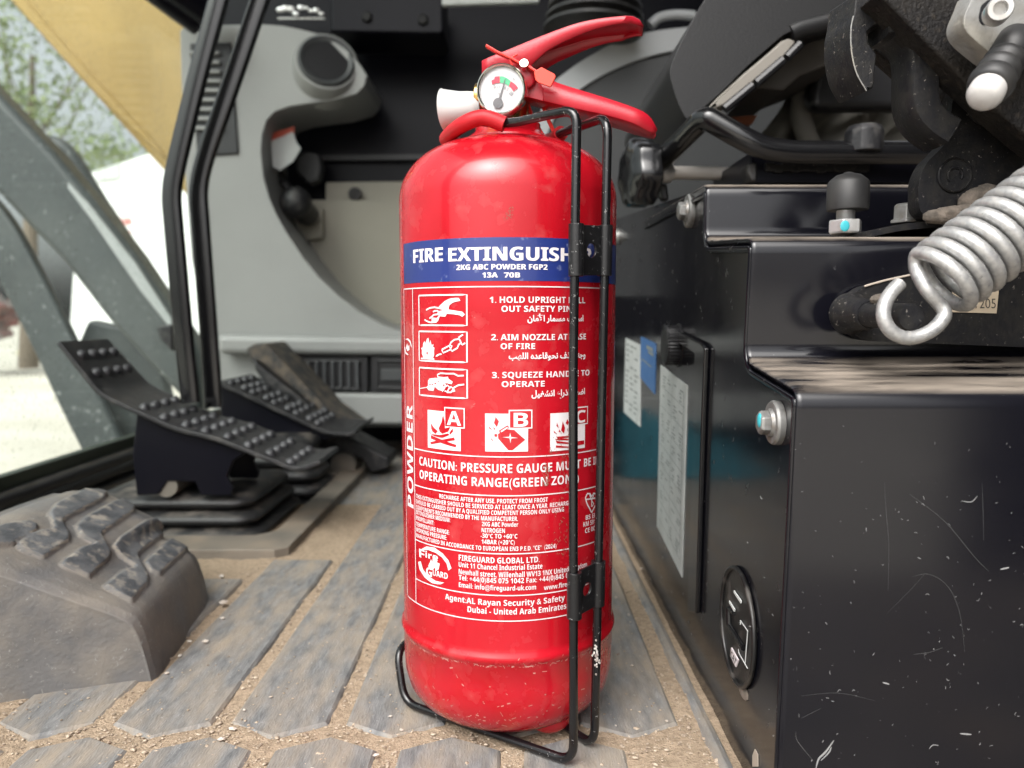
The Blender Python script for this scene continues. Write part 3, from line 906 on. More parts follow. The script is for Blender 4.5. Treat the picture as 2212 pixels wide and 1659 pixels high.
    for s, a, c, y in small: put(TEXT, s, Z3, a, c, y, 38, .02, xb=1000)
    put(TEXT, 'COMPONENTS RECOMMENDED BY THE MANUFACTURER.', Z3, 312, 1192, 1107, 38, .02, xb=1000)
    put(TEXT, 'EXTINGUISHER MEDIUM:', Z3, 312, 606, 1117, 38, .02, xb=590); put(TEXT, 'PROPELLANT:', Z3, 312, 466, 1142, 38, .02, xb=450)
    put(TEXT, 'TEMPERATURE RANGE:', Z3, 312, 600, 1226, 38, .02, xb=590); put(TEXT, 'WORKING PRESSURE:', Z3, 312, 576, 1272, 38, .02, xb=570)
    put(TEXT, '2KG ABC Powder', Z3, 880, 1195, 1158, 38, .025); put(TEXT, 'NITROGEN', Z3, 878, 1080, 1210, 38, .025)
    put(TEXT, '-30\u00b0C TO +60\u00b0C', Z3, 870, 1188, 1260, 38, .025); put(TEXT, '14BAR (+20\u00b0C)', Z3, 878, 1165, 1312, 38, .025)
    put(TEXT, 'MANUFACTURED IN ACCORDANCE TO EUROPEAN EN3 P.E.D. "CE"  (2024)', Z3, 312, 1525, 1368, 38, .02, xb=1000)
    put(TEXT, 'FIREGUARD GLOBAL LTD.', Z3, 680, 1380, 1477, 50, .025, xb=1030); put(TEXT, 'Unit 11 Chancel Industrial Estate', Z3, 680, 1405, 1535, 44, .03, xb=1030)
    put(TEXT, 'Newhall street, Willenhall WV13 1NX United Kingdom', Z3, 680, 1790, 1597, 44, .03, xb=1030)
    put(TEXT, 'Tel: +44(0)845 075 1042 Fax: +44(0)845 075 1043', Z3, 680, 1770, 1650, 44, .03, xb=1030)
    put(TEXT, 'Email: info@fireguard-uk.com', Z4, 620, 1228, 250, 38, .03, xb=930); put(TEXT, 'www.fireguard-uk.com', Z4, 1290, 1690, 235, 36, .03, xb=1380)
    put(TEXT, 'Agent:AL Rayan Security & Safety', Z4, 512, 1455, 372, 46, .03, xb=980); put(TEXT, 'Dubai - United Arab Emirates', Z4, 688, 1466, 441, 46, .03, xb=980)
    put(TEXT, 'BS EN3', Z3, 1780, 1893, 1095, 40, .025, xb=1800); put(TEXT, 'KM 59183', Z3, 1760, 1893, 1152, 40, .025, xb=1790); put(TEXT, 'CE 0036', Z3, 1775, 1893, 1208, 40, .025, xb=1800)
    # POWDER, reading upwards along the left strip
    vs, fs, wd = glyphs('POWDER', .03)
    vs2 = list(vs)
    thm0, _ = hit(*Z3(282, 500)); thm1, _ = hit(*Z3(232, 500)); _, zlo = hit(*Z3(255, 985)); _, zhi = hit(*Z3(255, 95))
    TEXT.add([on(thm0 + (thm1 - thm0) * y, zlo + (zhi - zlo) * x / wd, O2) for x, y in vs2], fs)
    # emblem on the left strip and lettering in the large emblem
    put(TEXT, 'F', Z3, 338, 385, 1430, 72, .03); put(TEXT, 'ire', Z3, 392, 500, 1442, 55, .03); put(TEXT, 'G', Z3, 398, 448, 1590, 75, .03); put(TEXT, 'UARD', Z3, 455, 585, 1600, 52, .03)
    TEXT.build('lettering', m_white, tank, fix=False, smooth=80)
    # border lines
    ln = MB()
    thS = hit(*Z2(282, 900))[0]; thE = hit(*Z2(1912, 900))[0]
    zl0 = hit(*Z2(1000, 616))[1]; zlb = hit(*Z4(950, 493))[1]
    stroke(ln, [(thL * R, zl0), (thE * R, zl0), (thE * R, zlb), (thL * R, zlb), (thL * R, zl0)], W, O2)
    stroke(ln, [(thS * R, zl0), (thS * R, hit(*Z4(1000, 400))[1] if False else hit(*Z4(285, 350))[1] * 0 + zlb)], W, O2)
    for z in (hit(*Z3(1130, 551))[1], hit(*Z3(1050, 889))[1], hit(*Z3(1100, 1395))[1], hit(*Z4(980, 291))[1]):
        stroke(ln, [(thS * R, z), (thE * R, z)], W, O2)
    ln.build('border_lines', m_white, tank, fix=False, smooth=80)
    # pictograms of the three steps (close-up ZP)
    def frame(m, x0, y0, x1, y1):
        a, c = hit(*ZP(x0, y0)), hit(*ZP(x1, y1)); zz0 = .5 * (hit(*ZP(x0, y0))[1] + hit(*ZP(x1, y0 + (12 if y0 > 300 else 0) + (25 if y0 > 900 else 0)))[1])
        zz1 = .5 * (hit(*ZP(x0, y1 - (30 if y0 > 300 else 0) - (30 if y0 > 900 else 0)))[1] + c[1])
        u0, u1 = a[0] * R, c[0] * R
        stroke(m, [(u0, zz0), (u1, zz0), (u1, zz1), (u0, zz1), (u0, zz0)], .0007, O2)
    def sk(m, pts, w, off=O2): stroke(m, [uz(ZP, x, y) for x, y in pts], w, off)
    p1 = MB(); frame(p1, 75, 80, 755, 508)
    shape(p1, [(350, 255), (380, 220), (440, 165), (510, 130), (590, 118), (640, 120), (665, 160), (600, 172), (550, 190), (510, 220), (495, 260), (500, 285), (590, 300), (690, 315), (728, 355), (688, 388), (655, 365), (560, 350), (470, 345), (450, 385), (370, 380), (340, 345), (345, 310), (430, 292), (355, 275)], ZP, O2)
    for l in ([(178, 292), (230, 262), (300, 252), (360, 265)], [(275, 315), (310, 302), (350, 302)], [(225, 412), (260, 385), (285, 360), (350, 350)], [(155, 428), (210, 460), (265, 470)], [(265, 410), (330, 415), (350, 395)], [(270, 435), (335, 440)], [(265, 465), (320, 462), (345, 430), (365, 370)], [(265, 400), (265, 465)]): sk(p1, l, .0007)
    pr = MB(); sk(pr, [(458, 290), (450, 250), (465, 228), (478, 250), (472, 300)], .0004, O3)
    o = p1.build('pictogram', m_white, tank, fix=False, smooth=80)
    p2 = MB(); frame(p2, 78, 592, 757, 1035)
    shape(p2, [(105, 970), (140, 968), (118, 910), (120, 860), (108, 830), (130, 825), (140, 760), (160, 730), (170, 765), (190, 700), (210, 685), (222, 740), (228, 770), (240, 715), (258, 790), (285, 775), (275, 820), (298, 825), (290, 870), (292, 930), (275, 975), (297, 985), (295, 998), (105, 985)], ZP, O2)
    shape(p2, [(310, 953), (330, 925), (345, 920), (345, 950)], ZP, O2)
    for l in ([(335, 938), (365, 920), (397, 918)], [(402, 855), (500, 800), (530, 850), (420, 900), (402, 855)], [(515, 790), (530, 750), (580, 712), (645, 702), (640, 680), (700, 640)], [(645, 702), (660, 725), (675, 765), (690, 785), (732, 758)], [(675, 755), (640, 780), (620, 830), (545, 875), (520, 850), (545, 800), (510, 795)]): sk(p2, l, .0007)
    o2 = p2.build('pictogram', m_white, tank, fix=False, smooth=80)
    sh = []
    pr = MB()
    shape(pr, [(195, 870), (208, 905), (196, 930), (184, 905)], ZP, O3); shape(pr, [(415, 862), (475, 835), (488, 852), (425, 880)], ZP, O3)
    shape(pr, [(148, 915), (155, 925), (148, 942)], ZP, O3); shape(pr, [(245, 900), (250, 920), (243, 938)], ZP, O3)
    pr.build('flame_detail', m_red, o2, fix=False)
    p3 = MB(); frame(p3, 82, 1105, 760, 1550)
    shape(p3, [(90, 1400), (180, 1385), (205, 1370), (205, 1300), (225, 1265), (300, 1255), (390, 1260), (430, 1250), (490, 1262), (555, 1310), (540, 1345), (470, 1330), (400, 1330), (440, 1400), (410, 1440), (350, 1425), (300, 1380), (285, 1440), (215, 1430), (190, 1395), (90, 1412)], ZP, O2)
    for l in ([(345, 1245), (340, 1210), (380, 1188), (470, 1195), (570, 1195), (630, 1225), (712, 1222)], [(345, 1245), (420, 1255), (490, 1250)], [(395, 1380), (420, 1335), (450, 1345), (440, 1400), (410, 1445), (390, 1400)], [(450, 1380), (480, 1360), (510, 1385), (480, 1450), (440, 1440)], [(505, 1410), (530, 1380), (565, 1410), (530, 1460), (470, 1460)], [(560, 1400), (630, 1360), (718, 1348)], [(560, 1400), (585, 1440), (530, 1450)]): sk(p3, l, .0007)
    o3 = p3.build('pictogram', m_white, tank, fix=False, smooth=80)
    pr = MB(); sk(pr, [(228, 1345), (245, 1347)], .0006, O3); sk(pr, [(262, 1348), (278, 1350)], .0006, O3); sk(pr, [(300, 1340), (325, 1325)], .0005, O3); sk(pr, [(285, 1320), (290, 1328)], .0006, O3); sk(pr, [(345, 1310), (358, 1305)], .0006, O3)
    pr.build('hand_detail', m_red, o3, fix=False)
    # fire-class icons
    def icon(x0, y0, x1, y1, letter, lx0, ly0, lx1, ly1, tx0, tx1, tb, cap):
        m = MB(); a = hit(*Z3(x0, y0)); c = hit(*Z3(x1, y1)); bz = hit(*Z3(.5 * (x0 + x1), y1))[1]; tz = hit(*Z3(x0, y0))[1]
        patch(m, a[0], c[0], bz, tz, O2, 10)
        a2, c2 = hit(*Z3(lx0, ly0)), hit(*Z3(lx1, ly1))
        zt_, zb_ = hit(*Z3(.5 * (lx0 + lx1), ly0 + 3))[1], hit(*Z3(.5 * (lx0 + lx1), ly1 - 3))[1]
        patch(m, a2[0], c2[0], zb_, zt_, O2 + .00006, 6)
        o = m.build('class_icon', m_white, tank, fix=False, smooth=80)
        r = MB(); e = .00055
        patch(r, a2[0] + e / R, c2[0] - e / R, zb_ + e, zt_ - e, O3, 6)
        m2 = MB(); put(m2, letter, Z3, tx0, tx1, tb, cap, .03, off=O3 + .00010)
        m2.build('class_letter', m_white, o, fix=False, smooth=80)
        return o, r
    oA, r = icon(410, 140, 697, 488, 'A', 555, 118, 733, 302, 580, 702, 275, 122)
    for q in ([(545, 185), (560, 240), (562, 300), (610, 290), (590, 330), (540, 348), (515, 330), (508, 300), (530, 250)], [(440, 255), (470, 300), (500, 325), (480, 350), (455, 330), (442, 300)],
              [(440, 360), (660, 445), (655, 468), (545, 435), (440, 390)], [(435, 420), (640, 380), (648, 405), (440, 440)], [(425, 310), (440, 350), (520, 360), (590, 345), (600, 360), (540, 385), (470, 370), (430, 345)], [(628, 300), (632, 330), (605, 358), (600, 340)]): shape(r, q, Z3, O3)
    r.build('icon_detail', m_red, oA, fix=False, smooth=80)
    oB, r = icon(908, 172, 1280, 505, 'B', 1113, 137, 1317, 308, 1155, 1280, 287, 122)
    for q in ([(1020, 350), (1095, 310), (1160, 315), (1255, 400), (1145, 492), (1110, 492), (1022, 390)], [(1000, 200), (1028, 240), (1010, 290), (985, 255)], [(960, 255), (950, 290), (975, 325), (942, 300)], [(975, 285), (1000, 310), (985, 312)], [(955, 380), (985, 412), (965, 405)], [(990, 350), (1012, 350), (1012, 375), (990, 375)], [(1030, 320), (1100, 275), (1112, 283), (1112, 300), (1035, 345)]): shape(r, q, Z3, O3)
    r.build('icon_detail', m_red, oB, fix=False, smooth=80)
    s = MB(); shape(s, [(1125, 340), (1132, 376), (1195, 385), (1134, 388), (1128, 430), (1120, 386), (1058, 378), (1119, 374)], Z3, O3 + .0001)
    shape(s, [(1042, 325), (1100, 288), (1108, 297), (1050, 335)], Z3, O3 + .0001); s.build('icon_detail', m_white, oB, fix=False)
    oC, r = icon(1473, 172, 1772, 490, 'C', 1640, 112, 1797, 275, 1690, 1775, 252, 108)
    for q in ([(1580, 240), (1600, 300), (1590, 345), (1565, 320)], [(1530, 250), (1545, 300), (1525, 280)], [(1620, 220), (1632, 250), (1620, 275), (1605, 255)], [(1548, 310), (1560, 330), (1545, 335)], [(1500, 320), (1530, 350), (1505, 340)], [(1520, 375), (1640, 365), (1640, 380), (1545, 390)], [(1515, 400), (1545, 385), (1640, 395), (1640, 405), (1545, 405)], [(1520, 410), (1640, 425), (1640, 438), (1530, 432)], [(1520, 450), (1640, 460), (1640, 470), (1520, 470)], [(1700, 415), (1765, 405), (1765, 440), (1700, 450)]): shape(r, q, Z3, O3)
    r.build('icon_detail', m_red, oC, fix=False, smooth=80)
    # large emblem: two crescents and a flame; small one on the strip; approval heart
    e = MB()
    shape(e, [(345, 1360), (400, 1330), (470, 1340), (540, 1390), (590, 1450), (617, 1520), (590, 1540), (575, 1480), (535, 1425), (480, 1385), (420, 1362), (380, 1360)], Z3, O2)
    shape(e, [(328, 1465), (350, 1460), (370, 1530), (420, 1590), (480, 1630), (555, 1645), (520, 1660), (450, 1650), (385, 1600), (340, 1530)], Z3, O2)
    shape(e, [(415, 1500), (432, 1465), (440, 1440), (450, 1470), (462, 1400), (475, 1440), (490, 1420), (492, 1470), (515, 1480), (505, 1530), (480, 1545), (470, 1510), (455, 1535), (435, 1530)], Z3, O2)
    e.build('emblem', m_white, tank, fix=False, smooth=80); e = MB()
    shape(e, [(215, 1075), (240, 1065), (262, 1090), (272, 1130), (268, 1150), (258, 1105), (238, 1082)], Z2, O2)
    shape(e, [(208, 1140), (214, 1140), (222, 1185), (245, 1208), (238, 1213), (218, 1200)], Z2, O2)
    shape(e, [(222, 1150), (232, 1110), (242, 1140), (250, 1120), (254, 1165), (236, 1178)], Z2, O2)
    e.build('emblem', m_white, tank, fix=False, smooth=80)
    h = MB()
    stroke(h, [uz(Z3, x, y) for x, y in ((1832, 1035), (1790, 955), (1778, 905), (1795, 870), (1818, 872), (1832, 895), (1848, 868), (1872, 872), (1882, 905), (1872, 955), (1832, 1035))], .0008, O2)
    stroke(h, [uz(Z3, x, y) for x, y in ((1780, 922), (1880, 905))], .0007, O2); stroke(h, [uz(Z3, x, y) for x, y in ((1815, 880), (1832, 930), (1832, 985))], .0007, O2); stroke(h, [uz(Z3, x, y) for x, y in ((1850, 880), (1832, 930), (1850, 960), (1832, 985))], .0006, O2)
    h.build('approval_heart', m_white, tank, fix=False, smooth=80)
    # scuffs: a dusty chip on the shoulder and greenish grime streak
    ch = MB(); rr = random.Random(4)
    for i in range(26):
        px, py = 1099 + rr.gauss(0, 5), 462 + rr.gauss(0, 8); u, z = hit(px, py)
        a = rr.uniform(0, 3.14); l = rr.uniform(.0003, .0009)
        stroke(ch, [(u * R, z), (u * R + l * cos(a), z + l * sin(a))], .0003, O1)
    for i in range(170):
        if i % 3: px, py = 1232 - abs(rr.gauss(0, 26)), rr.uniform(930, 1200)
        else: px, py = 1180 + rr.gauss(0, 4), rr.uniform(1005, 1050)
        u, z = hit(px, py); a = pi / 2 + rr.gauss(0, .5); l = rr.uniform(.0004, .0018)
        stroke(ch, [(u * R, z), (u * R + l * cos(a), z + l * sin(a))], .00022, O3 + .00012)
    ch.build('scuff_marks', M('grime', (.24, .15, .09), .9, col2=(.35, .1, .08), nscale=500), tank, fix=False)
    def rad_at(z):
        for (r0, z0), (r1, z1) in zip(LOWPROF[1:], LOWPROF[2:]):
            if z0 <= z <= z1: return r0 + (r1 - r0) * (z - z0) / (z1 - z0)
        return R
    wm = MB()
    for i in range(420):
        th = rr.uniform(-1.25, 1.25)
        k = i % 3
        z = (.0455 + abs(rr.gauss(0, .0006))) if k == 0 else (.014 + abs(rr.gauss(0, .006)) if k == 1 else rr.uniform(.014, .05))
        if k == 2 and mnoise.noise(Vector((th * 5, z * 120, 2))) < .1: continue
        dth, dz = rr.gauss(0, .010), rr.gauss(0, .00035)
        w_ = rr.uniform(.00008, .00032)
        P2 = []
        for (a_, b_) in ((-1, -1), (1, -1), (1, 1), (-1, 1)):
            tt, zz = th + a_ * dth, z + a_ * dz + b_ * w_; r_ = rad_at(zz) + .00010
            P2.append(Vector((AX + r_ * sin(tt), AY - r_ * cos(tt), zz)))
        wm.add(P2, [(0, 1, 2, 3)])
    wm.build('dust_marks', M('pink_dust', (.55, .22, .19), .9), tank, fix=False)
    # ------------------------------------------------ head: valve, gauge, nozzle, handles
    ang = radians(-8); EX = Vector((cos(ang), sin(ang), 0)); EY = Vector((-sin(ang), cos(ang), 0))
    Oh = Vector((AX, AY, 0))
    def H(x, y, z): return Oh + EX * x + EY * y + Vector((0, 0, z))
    def loc(Zf, zx, zy, y=0.):
        """photo close-up point -> position on the head's plane at sideways offset y"""
        px, py = Zf(zx, zy); r = ray(px, py); A = H(0, y, 0)
        s = (A - CAM).dot(EY) / r.dot(EY); return CAM + r * s
    v = MB(); v.lathe([(.0105, .304), (.0105, .317), (.0115, .318), (.0115, .324), (.009, .327), (.006, .330)], (AX, AY, 0), seg=32)
    v.cyl(H(-.004, 0, .3185), H(-.0165, 0, .319), .0068, 24)
    v.cyl(H(-.003, -.004, .323), H(-.004, -.0135, .3235), .0055, 20)
    v.build('valve', m_brass, t, bevel=.0006)
    nz = MB(); a = loc(Z1, 705, 775, 0); c = loc(Z1, 447, 775, 0); d = (c - a); L_ = d.length
    nz.lathe([(.0055, -.002), (.0070, 0), (.0076, .002), (.0082, L_ * .5), (.0100, L_ * .97), (.0104, L_), (.0092, L_ + .0002), (.0075, L_ * .6), (.006, L_ * .3), (.001, L_ * .3)], a, d + Vector((0, 0, -.0010)) + EY * .002, 40)
    nz.build('nozzle', m_nozzle, t, smooth=50)
    # gauge
    gc = at_y(*Z1(872, 648), .3765); gr = 53.5 / FPX * .3765
    gax = (Vector((-.19, -1, -.06))).normalized()
    gb = MB(); gb.lathe([(gr * .55, -.0095), (gr * .9, -.0085), (gr, -.006), (gr, -.001), (gr * .975, .0004), (gr * .93, .0009), (gr * .875, .0004), (gr * .86, -.0012), (.0, -.0012)], gc, gax, 64)
    gb.build('gauge', m_chrome, t, smooth=30)
    gauge = bpy.data.objects['gauge']
    ref = Vector((0, 0, 1)); gu = (ref - gax * ref.dot(gax)).normalized(); gw = gax.cross(gu); gw = -gw if gw.x < 0 else gw
    def G(x, y, h): return gc + gw * x + gu * y + gax * h
    dm = MB(); dm.lathe([(gr * .88, -.0009), (.0, -.0008)], gc, gax, 64); dm.build('dial', m_dial, gauge, fix=False)
    def gp(x, y):      # gauge close-up to dial coordinates
        return ((x - 905) * gr / 665.0 * 1.0, -(y - 850) * gr / 665.0)
    def gpoly(m, pts, h): m.add([G(*gp(x, y), h) for x, y in pts], [tuple(range(len(pts)))])
    m = MB(); gpoly(m, [(645, 610), (720, 585), (735, 520), (865, 515), (870, 680), (760, 685), (660, 715)], -.0005); gpoly(m, [(1160, 655), (1270, 735), (1350, 830), (1225, 912), (1170, 830), (1105, 775)], -.0005); m.build('red_zone', m_dred, gauge, fix=False)
    m = MB(); gpoly(m, [(868, 520), (950, 525), (1050, 570), (1160, 650), (1105, 772), (1030, 720), (950, 690), (872, 680)], -.0005); m.build('green_zone', m_dgreen, gauge, fix=False)
    m = MB()
    gpoly(m, [(835, 1075), (1000, 600), (1025, 600), (885, 1080)], -.0003)
    cxy = [(815 + 133 * cos(2 * pi * k / 32), 1190 + 133 * sin(2 * pi * k / 32)) for k in range(32)]
    gpoly(m, cxy, -.0002); m.build('needle', m_dgrey, gauge, fix=False)
    m = MB()
    def gtext(s, x, y, h, rot):
        vs, fs, wd = glyphs(s, .0, False)
        c_, s_ = cos(radians(rot)), sin(radians(rot))
        m.add([G(*gp(x + h * ((p[0] - wd / 2) * c_ + (p[1] - .5) * s_), y + h * ((p[0] - wd / 2) * s_ - (p[1] - .5) * c_)), -.0004) for p in vs], fs)
    gtext('0', 728, 775, 75, 0); gtext('11', 840, 770, 75, 3); gtext('16.5', 1030, 825, 75, 32); gtext('28', 1165, 960, 85, 45); gtext('bar', 885, 945, 60, 0); gtext('11', 915, 450, 55, 10); gtext('BS', 1240, 615, 50, 35)
    m.build('dial_figures', m_dgrey, gauge, fix=False)
    gl = MB(); gl.lathe([(gr * .885, .0001), (gr * .5, .0004), (.0, .0005)], gc, gax, 48); gl.build('gauge_glass', m_clear, gauge, fix=False)

    # channel-section levers
    def channel(top, bot, hw, web, name, tip_round=True):
        """top / bot: matching close-up outlines (left to right) of the flange facing the camera; hw: half width along the way; web: 'top' or 'bottom'"""
        n = len(top); m = MB(); vs = []
        for i in range(n):
            h = hw[i]
            a, c = loc(Z1, *top[i], -h), loc(Z1, *bot[i], -h)
            a2, c2 = a + EY * 2 * h, c + EY * 2 * h
            vs += ([c, a, a2, c2] if web == 'top' else [a, c, c2, a2])
        # add shoulder points for a rounded fold
        out = []
        for i in range(n):
            p = vs[4 * i:4 * i + 4]
            e = min(.0013, hw[i] * .5)
            dz = (p[0] - p[1]); e1 = min(e, dz.length * .45)
            q = [p[0], p[1] + dz.normalized() * e1, p[1] + dz.normalized() * e1 * .3 + EY * e * .3, p[1] + EY * e,
                 p[2] - EY * e, p[2] + (p[3] - p[2]).normalized() * e1 * .3 - EY * e * .3, p[2] + (p[3] - p[2]).normalized() * e1, p[3]]
            out += q
        k = 8
        fs = [(i * k + j, i * k + j + 1, (i + 1) * k + j + 1, (i + 1) * k + j) for i in range(n - 1) for j in range(k - 1)]
        m.add(out, fs)
        return m.build(name, m_redmetal, t, smooth=32, solid=.0013, fix=True)
    # squeeze lever on top
    def resamp(a, n):
        a = [Vector((x, y, 0)) for x, y in a]
        P_ = smooth_path(a, 10); d = [0]
        for i in range(1, len(P_)): d.append(d[-1] + (P_[i] - P_[i - 1]).length)
        out = []
        for k in range(n):
            s = d[-1] * k / (n - 1); i = 0
            while i < len(d) - 2 and d[i + 1] < s: i += 1
            f = (s - d[i]) / max(1e-9, d[i + 1] - d[i]); q = P_[i] + (P_[i + 1] - P_[i]) * f; out.append((q.x, q.y))
        return out
    N = 26
    top = resamp([(735, 442), (800, 412), (950, 352), (1200, 250), (1400, 178), (1550, 143), (1700, 124), (1820, 118), (1880, 150), (1898, 186)], N)
    bot = resamp([(735, 560), (850, 560), (1000, 560), (1115, 450), (1230, 355), (1400, 272), (1550, 215), (1700, 178), (1820, 172), (1896, 200)], N)
    hw = [.0085 + .0030 * min(1, i / (N * .5)) - (.006 * max(0, (i - N + 4) / 3.)) for i in range(N)]
    channel(top, bot, hw, 'top', 'squeeze_lever')
    top = resamp([(1020, 560), (1110, 520), (1270, 598), (1500, 672), (1700, 735), (1880, 800), (1950, 848), (1985, 905), (2003, 940)], N)
    bot = resamp([(1010, 690), (1100, 705), (1200, 735), (1400, 782), (1600, 826), (1750, 865), (1860, 905), (1930, 945), (1990, 966)], N)
    hw = [.0080 + .0025 * min(1, i / (N * .5)) - (.005 * max(0, (i - N + 5) / 4.)) for i in range(N)]
    channel(top, bot, hw, 'bottom', 'carrying_handle')
    # cheek plates of the handle, either side of the valve
    m = MB()
    for y in (-.0098, .0098):
        q = [loc(Z1, *p, y) for p in ((735, 540), (900, 430), (1060, 500), (1130, 560), (1180, 640), (1180, 735), (1040, 700), (900, 740), (760, 700))]
        m.prism(q, EY * .0013)
    m.build('handle_cheek', m_redmetal, t, bevel=.0004)
    m = MB(); p = loc(Z1, 1035, 560, -.011); m.lathe([(.0062, 0), (.0062, .0016), (.0052, .0024), (.0018, .0024)], p, -EY + Vector((0, 0, 0)), 24); m.build('pin_boss', m_redmetal, t, smooth=40)
    m = MB(); a = loc(Z1, 1052, 525, -.009); c = loc(Z1, 1038, 456, -.0175)
    m.cyl(a, c, .0022, 20); m.build('safety_pin', m_chrome, t, bevel=.0003)
    # seal: thin plastic tie with its tag
    m = MB()
    a = [loc(Z1, *p, y) for p, y in (((765, 335), -.016), ((850, 385), -.016), ((950, 430), -.015), ((1020, 470), -.015), ((1075, 490), -.015), ((1130, 525), -.0155))]
    m.tube(a, .0009, 8, flat=(.0016, .0006), up=(0, -1, 0))
    m.tube([loc(Z1, *p, -.0155) for p in ((930, 430), (990, 395))], .0005, 8); m.tube([loc(Z1, *p, -.0155) for p in ((935, 425), (955, 485))], .0005, 8)
    sl = m.build('seal_tie', m_redplast, t)
    m = MB(); q = [loc(Z1, *p, -.017) for p in ((1108, 520), (1165, 485), (1260, 535), (1270, 555), (1232, 632), (1140, 600), (1120, 580))]
    m.prism(q, EY * .0012); m.build('seal_tag', m_orange, sl, bevel=.0004)
    m = MB()
    for pts in (((1065, 740), (1080, 800), (1150, 940), (1190, 1000)), ((1165, 735), (1210, 860), (1255, 960), (1290, 1070))):
        m.tube(smooth_path([loc(Z1, *p, .004) for p in pts], 5), .001, 8)
    m.build('seal_loop', m_redplast, t)
extinguisher()

# ================================================================== WIRE BRACKET HOLDING THE EXTINGUISHER
def bracket():
    t = thing('wire_bracket', 'black wire wall bracket with red sleeves hooked round the extinguisher', 'bracket', (.03, .345, 0))
    rw = .0021
    b1 = at_z(1231, 1640, .0027); b1.y = .339; b1 = Vector((.0258, .339, .0028))
    f1 = at_y(1239, 1640, .339); f1 = Vector((f1.x, .339, .0028)); t1 = at_y(1246, 236, .339)
    f2b = at_y(1284, 1612, .353); t2 = at_y(1313, 252, .353)
    path = [Vector((-.0215, .3735, .3005)), at_y(1100, 268, .368), at_y(1185, 248, .348), Vector((t1.x, t1.y, t1.z)), at_y(1238, 800, .339), Vector((f1.x, f1.y, .0028)), Vector((-.0575, .3945, .0028)), Vector((-.0625, .403, .0285)), Vector((-.034, .455, .0285)), Vector((-.031, .449, .0028)), Vector((f2b.x, .353, .0028)), Vector((f2b.x, .353, .0028)), t2, at_y(1205, 290, .398)]
    P_ = [path[0]]
    path = [p for i, p in enumerate(path) if i == 0 or (p - path[i - 1]).length > 1e-4]
    P_ = fillet(path, .009, 6)
    m = MB(); m.tube(P_, rw, 16); m.build('wire', m_wire, t, smooth=60)
    # red sleeves: the loop round the neck
    m = MB()
    loop = [at_y(1090, 269, .367), Vector((-.0135, .3685, .3005)), Vector((-.0235, .3735, .2985)), Vector((-.0315, .392, .2975)), Vector((-.0325, .405, .2980)), Vector((-.022, .422, .2985)), Vector((.004, .428, .2995)), Vector((.020, .410, .2995)), at_y(1212, 288, .397)]
    m.tube(smooth_path(loop, 8), .0037, 16); m.build('red_sleeve', m_redrubber, t, smooth=60)
    # clip plates with rolled tubes and a fixing hole
    for (ya, yb) in ((483, 597), (1236, 1336)):
        z1 = at_y(1240, ya, .339).z; z0 = at_y(1240, yb, .339).z
        dz2 = at_y(1312, ya + (4 if ya < 900 else -25), .353).z - z1
        zm = (z0 + z1) / 2
        def px_at(z, front):
            if front: return f1 + (t1 - f1) * ((z - f1.z) / (t1.z - f1.z))
            a = Vector((f2b.x, .353, .0028)); return a + (t2 - a) * ((z - a.z) / (t2.z - a.z))
        m = MB()
        A0, A1 = px_at(z0, 1), px_at(z1, 1); B0, B1 = px_at(z0 + dz2, 0), px_at(z1 + dz2, 0)
        m.cyl(A0, A1, .0034, 20); m.cyl(B0, B1, .0034, 20)
        nrm = (A1 - A0).cross(B0 - A0).normalized()
        if nrm.y > 0: nrm = -nrm
        # plate with a round hole: ring of quads from the hole out to the rectangle
        K = 32; c = (A0 + A1 + B0 + B1) / 4; ex = ((B0 + B1) - (A0 + A1)) / 2; ez = ((A1 + B1) - (A0 + B0)) / 2
        vs = []
        for lay in (.0006, -.0006):
            for k in range(K):
                a = 2 * pi * k / K + .01; ca, sa = cos(a), sin(a)
                hp = c + ex.normalized() * .0031 * ca + ez.normalized() * .0031 * sa
                s = .5 / max(abs(ca) , abs(sa) )
                rp = c + ex * (s * ca) * .94 + ez * (s * sa) * .97
                vs += [hp + nrm * lay, rp + nrm * lay]
        fs = []
        for k in range(K):
            l = (k + 1) % K
            fs += [(2 * k, 2 * k + 1, 2 * l + 1, 2 * l), (2 * K + 2 * k, 2 * K + 2 * k + 1, 2 * K + 2 * l + 1, 2 * K + 2 * l), (2 * k, 2 * l, 2 * K + 2 * l, 2 * K + 2 * k), (2 * k + 1, 2 * l + 1, 2 * K + 2 * l + 1, 2 * K + 2 * k + 1)]
        m.add(vs, fs)
        m.build('clip_plate', m_clip, t, smooth=40, bevel=.0003)
    m = MB(); rr = random.Random(2)
    for i in range(30):
        z = at_y(1299, 1408, .353).z + rr.gauss(0, .0028); a = Vector((f2b.x, .353, .0028)); p = a + (t2 - a) * ((z - a.z) / (t2.z - a.z))
        th = -pi / 2 + rr.gauss(0, .38); m.ball(p + Vector((cos(th), sin(th), 0)) * (rw - .0001), .0005, 8, (1, 1, 1.2))
    m.build('paint_chip', m_chip, t, smooth=80)
bracket()
